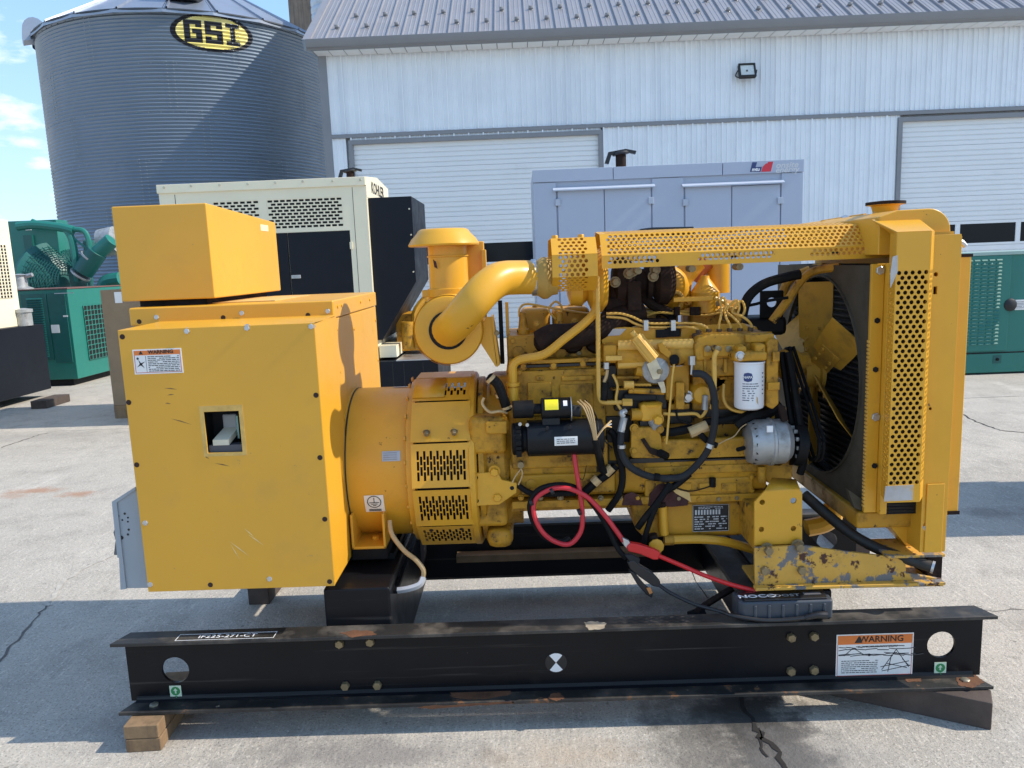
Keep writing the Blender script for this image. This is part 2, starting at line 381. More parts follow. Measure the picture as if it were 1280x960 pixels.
for i in range(len(XJ)-1):
    for j in range(len(YJ)-1):
        g_=.007; x0,x1,y0,y1=XJ[i]+g_,XJ[i+1]-g_,YJ[j]+g_,YJ[j+1]-g_
        amp=.004
        lp=jit((x0,y0),(x1,y0),amp)+jit((x1,y0),(x1,y1),.014 if XJ[i+1]==.80 else amp)+jit((x1,y1),(x0,y1),amp)+jit((x0,y1),(x0,y0),.014 if XJ[i]==.80 else amp)
        mb=MB(); mb.prism([(p.x,p.y) for p in lp],-.03,random.uniform(-.0006,.0006),'z'); mb.build('concrete_slab',conc,ground)
def crack(pix,wd_,mat,seed=1):
    rd=random.Random(seed); pts=[PZ(a,b_,.0028) for a,b_ in pix]; path=[]
    for a,b_ in zip(pts[:-1],pts[1:]):
        n=max(3,int((b_-a).length/.04))
        for k in range(n): path.append(a.lerp(b_,k/n)+Vector((rd.uniform(-.012,.012),rd.uniform(-.012,.012),0)))
    path.append(pts[-1]); mb=MB(); vs=[];fs=[]
    for i,p in enumerate(path):
        d=(path[min(i+1,len(path)-1)]-path[max(0,i-1)]).normalized(); n_=Vector((-d.y,d.x,0))*wd_*rd.uniform(.4,1.1); vs+=[p+n_,p-n_]
        if i: fs.append((2*i-2,2*i-1,2*i+1,2*i))
    mb.add(vs,fs).build('crack',mat,ground)
crkl=M('crack_light',(.42,.39,.34),.95,0,.3,30); 
crack([(58,758),(68,742),(80,725),(110,708),(150,690),(165,682)],.013,crkl,2)
crack([(0,828),(20,800),(35,783),(48,768),(58,757)],.006,M('crack_grey',(.12,.11,.10),.95),3)
crk=M('crack_dark',(.018,.015,.013),.95,0,.3,30)
crack([(922,866),(934,888),(946,912),(957,925),(972,942),(984,964)],.011,crk,13)
crack([(946,912),(951,930),(960,946)],.005,crk,23)
crack([(1198,515),(1220,527),(1250,538),(1290,541)],.010,joint,4)
crack([(0,560),(50,543),(60,541)],.007,joint,6)
crack([(1040,775),(1090,768),(1160,764),(1280,762)],.0022,joint,8)

# ------------------------------------------------------------------ warehouse
wallm=M('white_cladding',(.80,.835,.87),.42,0,.05,1.5,streak=((.66,.70,.75),.54,1.6),dirt=((.50,.52,.55),.60,2.5,.25))
doorm=M('white_door',(.76,.775,.78),.45,0,.03,1.2,dirt=((.50,.51,.52),.60,2,.3))
trimm=M('grey_trim',(.22,.225,.24),.4,0,.05,2)
roofm=M('grey_roof_metal',(.29,.285,.30),.42,.25,.10,1.2,dirt=((.24,.23,.24),.6,3,.3))
glass=M('dark_glass',(.005,.007,.011),.10,0,.1,3,spec=.18)
clear=M('snow_guard_plastic',(.26,.26,.27),.25,0,.1,9)
WY=16.5; WX0=-3.84; ZT=4.27; ZE=5.90
wh=thing('warehouse','white ribbed metal warehouse with grey standing seam roof behind the generators','building',(5,WY,0))
def panel(name,width,z0,z1,mat,x,parent=wh):
    """ribbed sheet: ribs every 0.305"""
    prof=[];n=int(round(width/.305))
    for k in range(n):
        a=k*.305
        for dx,h in ((0,0),(.008,.045),(.034,.045),(.042,0),(.108,0),(.114,.016),(.136,.016),(.144,0),(.205,0),(.211,.016),(.233,.016),(.241,0)): prof.append((a+dx,-h))
    prof.append((width,0)); mb=MB(); vs=[(x+a,WY+b_,z0) for a,b_ in prof]+[(x+a,WY+b_,z1) for a,b_ in prof]; m_=len(prof)
    mb.add(vs,[(i,i+1,m_+i+1,m_+i) for i in range(m_-1)]); return mb.build(name,mat,parent,ang=20)
pu=panel('wall_panel',.915,ZT+.05,ZE,wallm,WX0+.03)
nP=20
for k in range(1,nP): clone(pu,wh,WO[pu.name]+Vector((.915*k,0,0)))
DL0,DL1,DH=-3.36,1.72,4.10; DR0,DR1=7.95,13.0
panel('wall_panel',.305,0,ZT-.03,wallm,WX0+.03)
ab=panel('wall_panel',.915,DH+.05,ZT-.03,wallm,DL0-.05)
for k in range(1,5): clone(ab,wh,WO[ab.name]+Vector((.915*k,0,0)))
panel('wall_panel',.61,DH+.05,ZT-.03,wallm,DL0-.05+.915*5)
x=DL1+.09; pl=panel('wall_panel',.915,0,ZT-.03,wallm,x)
for k in range(1,6): clone(pl,wh,WO[pl.name]+Vector((.915*k,0,0)))
panel('wall_panel',.61,0,ZT-.03,wallm,x+.915*6)
mb=MB(); mb.box(WX0,14.6,WY+.14,WY+.3,0,ZE-.02); mb.build('wall_core',wallm,wh)
mb=MB(); mb.box(WX0-.11,WX0+.06,WY-.06,WY+.32,0,ZE+.02); mb.build('corner_trim',trimm,wh,bev=.006)
mb=MB(); mb.box(WX0+.02,14.6,WY-.045,WY+.02,ZT-.035,ZT+.045); mb.build('band_trim',trimm,wh,bev=.004)
mb=MB(); mb.box(WX0-.14,14.8,WY-.42,WY+.02,ZE-.03,ZE+.0); mb.build('soffit',trimm,wh)
sm=None
for k in range(61):
    xx=WX0-.1+k*.305
    if sm is None: sm=MB().box(xx,xx+.285,WY-.40,WY-.03,ZE-.042,ZE-.032).build('soffit_slat',doorm,wh)
    else: clone(sm,wh,WO[sm.name]+Vector((k*.305,0,0)))
mb=MB(); y0=WY-.55
mb.prism([(y0,ZE+.16),(y0+.015,ZE+.16),(y0+.03,ZE+.10),(y0+.12,ZE-.02),(y0+.14,ZE-.02),(y0+.14,ZE+.15),(y0+.125,ZE+.15),(y0+.125,ZE-.005),(y0+.05,ZE+.02),(y0+.01,ZE+.09)],WX0-.22,15,'x'); mb.build('gutter',trimm,wh)
# roof, 34 degrees
th=R_(34); RO=Vector((WX0-.16,WY-.50,ZE+.13)); RL=9.0
def roofpt(a,s_,h): return (RO.x+a,RO.y+s_*math.cos(th)-h*math.sin(th),RO.z+s_*math.sin(th)+h*math.cos(th))
def roofpanel():
    prof=[]
    for k in range(3):
        a=k*.305
        for dx,h in ((0,0),(.010,.034),(.030,.034),(.040,0),(.11,0),(.116,.006),(.134,.006),(.14,0),(.20,0),(.206,.006),(.224,.006),(.23,0)): prof.append((a+dx,h))
    prof.append((.915,0)); mb=MB(); m_=len(prof)
    mb.add([roofpt(a,0,h) for a,h in prof]+[roofpt(a,RL,h) for a,h in prof],[(i,i+1,m_+i+1,m_+i) for i in range(m_-1)]); return mb.build('roof_panel',roofm,wh,ang=20)
rpn=roofpanel()
for k in range(1,21): clone(rpn,wh,WO[rpn.name]+Vector((.915*k,0,0)))
mb=MB(); mb.add([roofpt(-.12,0,.04),roofpt(.03,0,.04),roofpt(.03,RL,.04),roofpt(-.12,RL,.04),roofpt(-.12,0,-.2),roofpt(-.12,RL,-.2)],[(0,1,2,3),(0,3,5,4)]); mb.build('rake_trim',roofm,wh)
mb=MB(); mb.add([roofpt(0,.05,-.05),roofpt(19,.05,-.05),roofpt(19,RL,-.05),roofpt(0,RL,-.05)],[(0,1,2,3)]); mb.build('roof_deck',trimm,wh)
sg=None
for row,(s_,o_) in enumerate(((.62,.465),(1.28,.77))):
    for k in range(26):
        a=o_+k*.61
        if sg is None:
            mb=MB()
            mb.add([roofpt(a-.04,s_,.004),roofpt(a+.04,s_,.004),roofpt(a+.04,s_+.10,.004),roofpt(a-.04,s_+.10,.004),roofpt(a-.04,s_+.03,.004),roofpt(a+.04,s_+.03,.004),roofpt(a+.04,s_+.03,.085),roofpt(a-.04,s_+.03,.085),
                roofpt(a-.04,s_+.09,.004),roofpt(a+.04,s_+.09,.004)],[(0,1,2,3),(4,5,6,7),(4,7,8),(5,6,9)])
            sg=mb.build('snow_guard',clear,wh,solid=.006); base=(a,s_)
        else:
            p=WO[sg.name]+(Vector(roofpt(a,s_,0))-Vector(roofpt(base[0],base[1],0))); clone(sg,wh,p)
# sectional doors
def garage(x0,x1,nwin,wx0):
    dr=None
    mb=MB()
    for a,b_ in ((x0-.09,x0),(x1,x1+.09)): mb.box(a,b_,WY-.05,WY+.12,0,DH)
    mb.box(x0-.09,x1+.09,WY-.05,WY+.12,DH,DH+.09); fr=mb.build('door_frame',trimm,wh,bev=.004)
    H_=.515; zs=[k*H_ for k in range(8)]
    for k,z in enumerate(zs):
        if z>DH: break
        z1=min(z+H_-.006,DH)
        if k==3:
            mb=MB(); mb.box(x0,x1,WY+.03,WY+.075,z,z+.05); mb.box(x0,x1,WY+.03,WY+.075,z1-.06,z1); 
            n=int((x1-x0)/1.14); s_=(x1-x0)/n
            for q in range(n+1): mb.box(max(x0,x0+q*s_-.05),min(x1,x0+q*s_+.05),WY+.0305,WY+.0755,z+.05,z1-.06)
            d=mb.build('door_section',doorm,fr)
            for q in range(n):
                MB().box(x0+q*s_+.05,x0+(q+1)*s_-.05,WY+.05,WY+.06,z+.05,z1-.06).build('pane',glass,fr)
        else:
            prof=[(0,z)]; h=(z1-z)
            for g in range(1,5):
                zz=z+h*g/5; prof+=[(0,zz-.022),(.020,zz-.014),(.020,zz+.0),(0,zz+.005)]
            prof.append((0,z1)); mb=MB(); m_=len(prof)
            mb.add([(x0,WY+.03+a,b_) for a,b_ in prof]+[(x1,WY+.03+a,b_) for a,b_ in prof],[(i,i+1,m_+i+1,m_+i) for i in range(m_-1)])
            mb.add([(x0,WY+.03,z1),(x1,WY+.03,z1),(x1,WY+.07,z1),(x0,WY+.07,z1)],[(0,1,2,3)])
            mb.build('door_section',doorm,fr,ang=15)
garage(DL0,DL1,4,0); garage(DR0,DR1,4,0)
# floodlight on the wall
fp=P(934,88,WY-.2)
fl=thing('floodlight','black framed square floodlight with pale reflector on white warehouse wall','lamp',fp+Vector((0,.15,-.2)))
tl=Matrix.Rotation(R_(-22),4,'X')
def ft(mb):
    mb.v=[fp+tl@(v-fp) for v in mb.v]; return mb
X,Y,Z=fp
ft(MB().plate(rect(X-.17,X+.17,Z-.15,Z+.15),[rect(X-.135,X+.135,Z-.115,Z+.115)],Y-.03,Y+.02)).build('frame',black,fl,bev=.006)
ft(MB().prism([(X-.17,Z-.15),(X+.17,Z-.15),(X+.17,Z+.15),(X-.17,Z+.15)],Y+.02,Y+.07)).build('housing',black,fl,bev=.02)
ft(MB().add([(X-.135,Y-.005,Z-.115),(X+.135,Y-.005,Z-.115),(X+.135,Y-.005,Z+.115),(X-.135,Y-.005,Z+.115),(X-.04,Y+.018,Z-.02),(X+.04,Y+.018,Z-.02),(X+.04,Y+.018,Z+.03),(X-.04,Y+.018,Z+.03)],[(0,1,5,4),(1,2,6,5),(2,3,7,6),(3,0,4,7),(4,5,6,7)])).build('reflector',M('lamp_reflector',(.72,.73,.68),.25,.2,.05,5),fl)
ft(MB().box(X-.012,X+.012,Y+.004,Y+.016,Z-.012,Z+.02)).build('led',black,fl)
MB().tube([(X-.19,Y+.0,Z),(X-.19,Y+.13,Z-.08),(X,Y+.16,Z-.1),(X+.19,Y+.13,Z-.08),(X+.19,Y,Z)],.012,6).build('bracket',black,fl)

# ------------------------------------------------------------------ grain bin
gv=M('bin_steel',(.25,.305,.37),.42,.65,.04,.7)
gvr=M('bin_roof_steel',(.30,.34,.41),.38,.55,.10,1.2,dirt=((.30,.24,.2),.66,1.5,.5))
gvd=M('bin_bolt_steel',(.33,.36,.38),.4,.6,.2,9)
_a=P(59,172,1);_b=P(420,172,1); _al=math.atan2(_a.x,_a.y); _ar=math.atan2(_b.x,_b.y); AZB=(_al+_ar)/2; DB=24.6; BC=Vector((DB*math.sin(AZB),DB*math.cos(AZB),0)); BR=DB*math.sin((_ar-_al)/2)
front=BC-Vector((BC.x,BC.y,0)).normalized()*BR
zE=P(232,16,front.y).z
RING=1.118; NC=13; PITCH=RING/NC; NR=8; zb=zE-NR*RING
bin_=thing('grain_bin','blue grey corrugated steel grain bin with GSI emblem beside the warehouse','grain bin',(BC.x,BC.y,0))
def corr(z): return .017*math.cos(2*math.pi*(z-zb)/PITCH)
a0=math.atan2(-BC.y,-BC.x)      # angle facing the camera
def cyl_pt(a,z,off=0): r=BR+corr(z)+off; return (BC.x+r*math.cos(a),BC.y+r*math.sin(a),z)
NS=7; SA=2*math.pi/NS
def sheet():
    mb=MB(); na=18; nz_=NC*6; vs=[];fs=[]
    for j in range(nz_+1):
        z=zb+RING*j/nz_
        for i in range(na+1): vs.append(cyl_pt(a0+SA*(i/na-.5)*1.003,z,.0008*(1 if i<na/2 else -1)))
    for j in range(nz_):
        for i in range(na): fs.append((j*(na+1)+i,j*(na+1)+i+1,(j+1)*(na+1)+i+1,(j+1)*(na+1)+i))
    o=MB().add(vs,fs)
    return o
def place_bin(o,rot,dz):
    # rotate a copy about the bin axis
    c=o.copy(); COL.objects.link(c); c.parent=bin_
    m=Matrix.Rotation(rot,4,'Z'); p=WO[o.name]-BC; c.location=m@p+Vector((0,0,dz)); c.rotation_euler=(0,0,rot); WO[c.name]=BC+c.location; return c
s0=sheet().build('wall_sheet',gv,bin_,ang=60)
mb=MB()
for c_ in range(NC):
    for s_ in (-.02,.02):
        p=cyl_pt(a0+SA/2+s_,zb+PITCH*(c_+.5)+PITCH*.5,.002); n_=Vector((math.cos(a0+SA/2),math.sin(a0+SA/2),0)); mb.cyl(Vector(p)-n_*.005,Vector(p)+n_*.011,.0135,n=6)
for c_ in range(12):
    a=a0+SA*((c_+.5)/12-.5); n_=Vector((math.cos(a),math.sin(a),0)); p=Vector(cyl_pt(a,zb+RING-.035,0)); mb.cyl(p-n_*.005,p+n_*.011,.0135,n=6)
b0=mb.build('bolt_line',gvd,bin_,kind='stuff')
OFFS=[.12,.62,.30,.80,.1,.55,.35,.8]
for r_ in range(NR):
    for k in range(NS):
        rot=SA*(k+OFFS[r_%8])
        place_bin(s0,rot,r_*RING); place_bin(b0,rot,r_*RING)
for o in (s0,b0):
    bpy.data.objects.remove(o)
# roof
rs=R_(30); NRF=22
def roofp():
    mb=MB(); da=2*math.pi/NRF; vs=[]
    def q(a,r,h): return (BC.x+r*math.cos(a),BC.y+r*math.sin(a),zE+.04+(BR+.10-r)*math.tan(rs)+h)
    aa=[-.5,-.44,-.43,-.40,-.39,.49]; hh=[0,0,.055,.055,0,0]
    for r in (BR+.12,.35):
        for a,h in zip(aa,hh): vs.append(q(a0+da*a,r,h*(1 if r>1 else .3)))
    n=len(aa); mb.add(vs,[(i,i+1,n+i+1,n+i) for i in range(n-1)])
    # eave lip
    mb.add([q(a0-da*.5,BR+.12,0),q(a0+da*.5,BR+.12,0),q(a0+da*.5,BR+.12,-.07),q(a0-da*.5,BR+.12,-.07)],[(0,1,2,3)])
    return mb.build('roof_panel',gvr,bin_)
r0=roofp()
for k in range(1,NRF): place_bin(r0,2*math.pi*k/NRF,0)
MB().lathe((BC.x,BC.y,zE-.02),(0,0,1),[(BR+.03,0),(BR+.11,.04),(BR+.11,.07),(BR-.05,.08)],72,False,False).build('eave_ring',M('eave_dark',(.06,.07,.085),.5,.3,.1,3),bin_)
MB().lathe((BC.x,BC.y,zE+1.6),(0,0,1),[(.6,0),(.6,.35),(.65,.36),(.1,.55)],24).build('roof_cap',gvr,bin_)
# roof vent (hooded) on the left, hatch in front
def vent(a,r,name):
    c=Vector((BC.x+r*math.cos(a),BC.y+r*math.sin(a),zE+.02+(BR-r)*math.tan(rs))); d=Vector((math.cos(a),math.sin(a),0)); s_=Vector((-d.y,d.x,0))
    mb=MB(); prof=[(-.28,.0)]+[(-.28*math.cos(t),.12+.34*math.sin(t)) for t in [k*math.pi/8 for k in range(9)]]+[(.30,-.06),(.28,-.14)]
    vs=[c+d*a_+s_*e+Vector((0,0,h)) for e in (-.26,.26) for a_,h in prof]; n=len(prof)
    mb.add(vs,[tuple(range(n)),tuple(range(2*n-1,n-1,-1))]+[(i,(i+1)%n,n+(i+1)%n,n+i) for i in range(n)]); return mb.build(name,gvr,bin_)
vent(a0-R_(80),BR-.02,'roof_vent')
p=P(228,-2,front.y+.5); MB().box(p.x-.36,p.x+.34,p.y-.25,p.y+.5,p.z-.06,p.z+.5).build('roof_hatch',black,bin_,bev=.02)
# emblem wrapped onto the corrugations
ec=P(267,41,front.y+.15); ea=math.atan2(ec.y-BC.y,ec.x-BC.x); ez=P(267,41,BC.y+BR*math.sin(ea)).z
HW=1.02; HH=.50
pc=P(315,45,BC.y+BR*math.sin(ea)); HW=abs(P(316,44,front.y+.2).x-P(218,40,front.y+.05).x)/2*1.05; HH=(P(267,17,front.y+.1).z-P(267,66,front.y+.1).z)/2
eyel=M('emblem_yellow',(.82,.68,.20),.35,0,.06,2,dirt=((.84,.80,.58),.50,1.2,.6)); eblk=M('emblem_black',(.012,.013,.02),.4,0,.1,4)
def wrap(intervals,off,mat,name):
    mb=MB(); nz_=int(2*HH/(PITCH/6)); 
    for j in range(nz_):
        za=-HH+2*HH*j/nz_; zb_=-HH+2*HH*(j+1)/nz_; iv=intervals((za+zb_)/2)
        for (u0,u1) in iv:
            n=max(1,int((u1-u0)/.12))
            for i in range(n):
                q=[(u0+(u1-u0)*i/n,za),(u0+(u1-u0)*(i+1)/n,za),(u0+(u1-u0)*(i+1)/n,zb_),(u0+(u1-u0)*i/n,zb_)]
                mb.add([cyl_pt(ea+u/BR,ez+z,off) for u,z in q],[(0,1,2,3)])
    return mb.build(name,mat,bin_,weld=True,ang=70)
def ell(k,z,hw=None):
    h=HH*k if k>.9 else HH*(k-.02); 
    return HW*k*math.sqrt(max(0,1-(z/h)**2)) if abs(z)<h else 0
wrap(lambda z:[(-ell(1,z),ell(1,z))] if ell(1,z)>0 else [],.004,eblk,'emblem_border')
wrap(lambda z:[(-ell(.87,z),ell(.87,z))] if ell(.87,z)>0 else [],.007,eyel,'emblem_field')
def glyphs(z):
    t=z/HH; out_=[]   # t in -0.55..0.55
    def iv(a,b_): out_.append((a*HW,b_*HW))
    g=-.68; s=-.19; i_=.31; W_=.42; k=.145
    t*=.9
    if abs(t)>.52: return []
    if t>.31: iv(g,g+W_); iv(s,s+W_); iv(i_,i_+.34)
    elif t>.20: iv(g,g+k); iv(g+W_-k,g+W_); iv(s,s+k); iv(s+W_-k,s+W_); iv(i_+.11,i_+.23)
    elif t>.09: iv(g,g+k); iv(s,s+k); iv(i_+.11,i_+.23)
    elif t>-.09: iv(g,g+k); iv(g+.19,g+W_); iv(s,s+W_); iv(i_+.11,i_+.23)
    elif t>-.20: iv(g,g+k); iv(g+W_-k,g+W_); iv(s+W_-k,s+W_); iv(i_+.11,i_+.23)
    elif t>-.31: iv(g,g+k); iv(g+W_-k,g+W_); iv(s,s+k); iv(s+W_-k,s+W_); iv(i_+.11,i_+.23)
    else: iv(g,g+W_); iv(s,s+W_); iv(i_,i_+.34)
    return [(a,b_) for a,b_ in out_]
wrap(glyphs,.010,eblk,'emblem_letters')
# wooden elevator head and corrugated duct behind the bin
q=P(375,20,27); et=thing('wooden_elevator','weathered brown board tower rising behind the grain bin roof','tower',(q.x,27,0))
boards=M('weathered_boards',(.26,.20,.15),.85,0,.25,3,bump=.4,streak=((.14,.11,.09),.5,6))
b1=MB().box(q.x-.36,q.x-.36+.155,27,27.06,0,13).build('board',boards,et)
for k in range(1,5): clone(b1,et,WO[b1.name]+Vector((k*.16,0,0)))
MB().box(q.x-.35,q.x+.42,27.08,29,0,12.95).build('tower_core',boards,et)
q=P(400,20,25); dk=thing('corrugated_duct','pale corrugated metal duct between the bin roof and warehouse','duct',(q.x,25,0))
prof=[]
for k in range(60): prof+=[(.52,k*.22),(.55,k*.22+.05),(.55,k*.22+.17),(.52,k*.22+.2)]
MB().lathe((q.x+.15,25.6,0),(0,0,1),prof,20).build('duct_wall',M('duct_steel',(.55,.57,.6),.4,.4,.1,2),dk,ang=60)
# ------------------------------------------------------------------ background generators
cream=M('cream_paint',(.80,.725,.53),.4,0,.04,2,dirt=((.45,.40,.30),.62,3,.3))
navy=M('satin_black_panel',(.0055,.0075,.013),.45,0,.15,3,dirt=((.012,.015,.02),.6,3,.4),spec=.22)
teal=M('teal_paint',(.014,.165,.132),.4,0,.06,3,dirt=((.03,.16,.14),.6,4,.3))
teald=M('dark_and_shaded_teal',(.009,.10,.09),.42,0,.1,4,dirt=((.01,.06,.055),.58,6,.5))  # darker teal parts; also the shaded front of the left enclosure
gry=M('blue_grey_paint',(.40,.45,.55),.42,0,.03,1.2,dirt=((.34,.39,.48),.62,2.5,.25))
card=M('cardboard',(.27,.19,.115),.85,0,.1,6)
# cream enclosure with black doors, black hood
KY=8.0; KS=KY/5.5; KB=9.35
KX0=P(197,230,KY).x; KX1=P(455,222,KY).x; KT=P(330,226,KY).z
def kz(v): return CAMH+(v-CAMH)*KS
kg=thing('enclosed_generator','cream KOHLER generator enclosure with black doors and black hood behind yellow cabinet','generator',((KX0+KX1)/2,(KY+KB)/2,0))
MB().box(KX0,KX1-.002,KY+.03,KB,kz(.88),KT-.05).build('enclosure_core',cream,kg)
def kp(px,py): q=P(px,py,KY); return q.x,q.z
lx0,lz1=kp(286,252); lx1,lz0=kp(326,280); rx0,rz1=kp(333,250); rx1,rz0=kp(430,283)
lx0-=.17
d0=kp(350,300)[0]-.5; d1=kp(438,300)[0]; dm=kp(362,330)[0]
MB().plate(rect(KX0,KX1,kz(1.02),KT-.06),[rect(lx0,lx1,rz0,rz1),rect(rx0,rx1,rz0,rz1),rect(d0,d1,kz(1.06),rz0-.04)],KY,KY+.025).build('front_skin',cream,kg)
for a,b_ in ((lx0,lx1),(rx0,rx1)):
    mb=MB(); mb.perf(b_-a,rz1-rz0,.061,.0312,lambda u,v:(a+u,KY+.005,rz0+v),.024,.0108,True,False); mb.build('louvre_screen',cream,kg,solid=.004,flat=True)
    MB().box(a,b_,KY+.020,KY+.028,rz0,rz1).build('screen_backing',dark,kg)
MB().box(d0,dm-.005,KY-.004,KY+.02,kz(1.065),rz0-.045).build('door',navy,kg,bev=.004)
dr=MB().box(dm+.005,d1,KY-.004,KY+.02,kz(1.065),rz0-.045).build('door',navy,kg,bev=.004)
q=P(370,346,KY-.01); MB().box(q.x-.045,q.x+.05,KY-.025,KY-.004,q.z-.018,q.z+.018).build('handle',alu,dr,bev=.005)
MB().box(d1-.007,d1+.018,KY-.014,KY-.0005,rz0-.23,rz0-.16).build('hinge',cream,kg)
ym=(KY+KB)/2; mb=MB()
mb.prism([(KY-.02,KT-.085),(KY-.02,KT),(ym,KT+.06),(KB+.02,KT),(KB+.02,KT-.085)],KX0-.01,KX1+.012,'x'); kr=mb.build('roof',cream,kg,bev=.004)
for k in range(8): bolt(kr,(KX0+.06+k*.285,KY-.021,KT-.042),.014,zinc)
MB().box(KX0+.16,KX0+.166,KY-.001,KY+.0,kz(1.1),KT-.10).build('panel_seam',dark,kg)
MB().box(KX1-.13,KX1-.125,KY-.001,KY+.0,kz(1.1),KT-.10).build('panel_seam',dark,kg)
hz_=P(490,246,KY+.05).z
MB().box(KX1,KX1+.012,KY,KB,kz(.99),KT-.09).build('end_wall',cream,kg)
MB().prism([(KY+.005,hz_+.005),(KY+.005,KT-.0),(ym,KT+.055),(KB-.005,KT-.0),(KB-.005,hz_+.005)],KX1+.0125,KX1+.016,'x').build('gable_plate',cream,kg)
text('KOHLER',.165,(KX1+.0175,(KY+KB)/2-.03,KT-.085),black,kg,rot=(90,0,90),ext=.001,xs=1.2,off=.003)
hx1=P(517,300,KY+.05).x; hz=hz_; hzr=P(520,352,KY+.05).z; hzl=P(480,425,KY+.05).z
ho=MB().prism([(KX1+.017,hz),(hx1,hz),(hx1,hzr),(KX1+.07,hzl),(KX1+.017,hzl)],KY+.06,KB-.18).build('hood',navy,kg,bev=.004)
for z in (hz-.14,hz-.40,hzr+.09): bolt(ho,(hx1-.03,KY+.059,z),.010,zinc)
MB().box(KX1+.018,KX1+.20,KY+.12,KB-.1,kz(.905),kz(.99)).build('end_step',cream,kg)
mb=MB(); mb.box(KX1+.15,KX1+.5,KY+.5,KB-.2,kz(.92),kz(1.2)); mb.tube([(KX1+.42,KY+.3,kz(.95)),(KX1+.38,KY+.4,kz(1.2)),(KX1+.55,KY+.5,kz(1.35))],.04); mb.cyl((KX1+.3,KY+.35,kz(.95)),(KX1+.3,KY+.35,kz(1.15)),.07); mb.build('engine_end',yeld,kg)
bx=P(548,460,KY).x
MB().box(KX0,bx,KY-.01,KB+.02,.10,kz(.885)).build('tank_base',navy,kg,bev=.006)
for px in (491,505,529):
    a=P(px,470,KY-.01).x; MB().box(a,a+.008,KY-.0125,KY-.0105,.13,kz(.87)).build('panel_seam',rubg,kg)
for a in (KX0+.1,bx-.2): MB().box(a,a+.12,KY,KB,0.0,.099).build('skid_foot',blks,kg)
MB().box(KX1+.21,bx,KY-.005,KB,kz(.8855),kz(.8925)).build('tank_top',galv,kg)
def raincap(name_parent,px,py,Y,s,parent):
    q=P(px,py,Y); mb=MB(); mb.cyl((q.x,Y,q.z-.25*s),(q.x,Y,q.z+.02*s),.055*s,n=18); mb.build('exhaust_pipe',rust,parent)
    mb=MB(); mb.lathe((q.x,Y,q.z+.02*s),(-.12,0,1),[(.085*s,0),(.09*s,.012*s),(.075*s,.03*s),(.02*s,.04*s)],18); mb.prism([(q.x-.17*s,q.z-.06*s),(q.x-.13*s,q.z-.07*s),(q.x-.10*s,q.z+.02*s),(q.x+.06*s,q.z+.045*s),(q.x+.15*s,q.z+.02*s),(q.x+.16*s,q.z+.05*s),(q.x+.05*s,q.z+.075*s),(q.x-.13*s,q.z+.05*s)],Y-.03*s,Y+.03*s); mb.build('rain_cap',black,parent)
raincap('k',438,217,8.6,.8,kg)
# blue grey enclosure
GY=9.0; gx0=P(667,250,GY).x; gx1=P(1003.5,240,GY).x; gt=P(835,206,GY).z
gg=thing('enclosed_generator','blue grey mtu onsite energy generator enclosure in front of the warehouse','generator',((gx0+gx1)/2,9.7,0))
MB().box(gx0,gx1,GY+.02,GY+1.5,.25,gt-.005).build('enclosure_core',gry,gg)
def gq(px,py): q=P(px,py,GY); return q.x,q.z
cz=gq(835,222)[1]
MB().box(gx0-.004,gq(766,200)[0]-.004,GY-.012,GY+.02,cz+.004,gt).build('top_panel',gry,gg,bev=.003)
MB().box(gq(766,200)[0]+.004,gq(903,200)[0]-.004,GY-.012,GY+.02,cz+.004,gt).build('top_panel',gry,gg,bev=.003)
MB().box(gq(903,200)[0]+.004,gx1+.004,GY-.012,GY+.02,cz+.004,gt).build('top_panel',gry,gg,bev=.003)
for a,b_ in ((697,755.5),(755.5,814),(856,914.5),(914.5,975)):
    x0,x1=gq(a,260)[0]+.005,gq(b_,260)[0]-.005
    d=MB().box(x0,x1,GY-.006,GY+.02,.45,gq((a+b_)/2,234)[1]-(0 if a<850 else -.02)).build('door',gry,gg,bev=.003)
    hxx=x0 if a in (697,856) else x1
    MB().box(hxx-.03,hxx+.03,GY-.03,GY-.006,gq(a,254)[1]-.03,gq(a,254)[1]+.045).build('hinge',M('hinge_paint',(.42,.47,.55),.4),d,bev=.004)
MB().box(gx0,gq(696,260)[0]-.004,GY-.004,GY+.02,.45,cz-.004).build('side_panel',gry,gg,bev=.003)
MB().box(gq(976,260)[0]+.004,gx1,GY-.004,GY+.02,.45,cz-.004).build('side_panel',gry,gg,bev=.003)
MB().box(gq(815,260)[0]+.004,gq(855,260)[0]-.004,GY-.004,GY+.02,.45,cz-.004).build('side_panel',gry,gg,bev=.003)
for a,b_,y in ((691,818,235.5),(852,979,230.5)):
    mb=MB(); mb.prism([(GY-.06,gq((a+b_)/2,y)[1]-.014),(GY-.06,gq((a+b_)/2,y)[1]),(GY-.0,gq((a+b_)/2,y)[1]+.03),(GY-.0,gq((a+b_)/2,y)[1]+.02)],gq(a,y)[0],gq(b_,y)[0],'x'); mb.build('drip_rail',M('drip_rail_paint',(.45,.50,.59),.4,0,.05,3),gg)
raincap('g',776,196,9.6,1.15,gg)
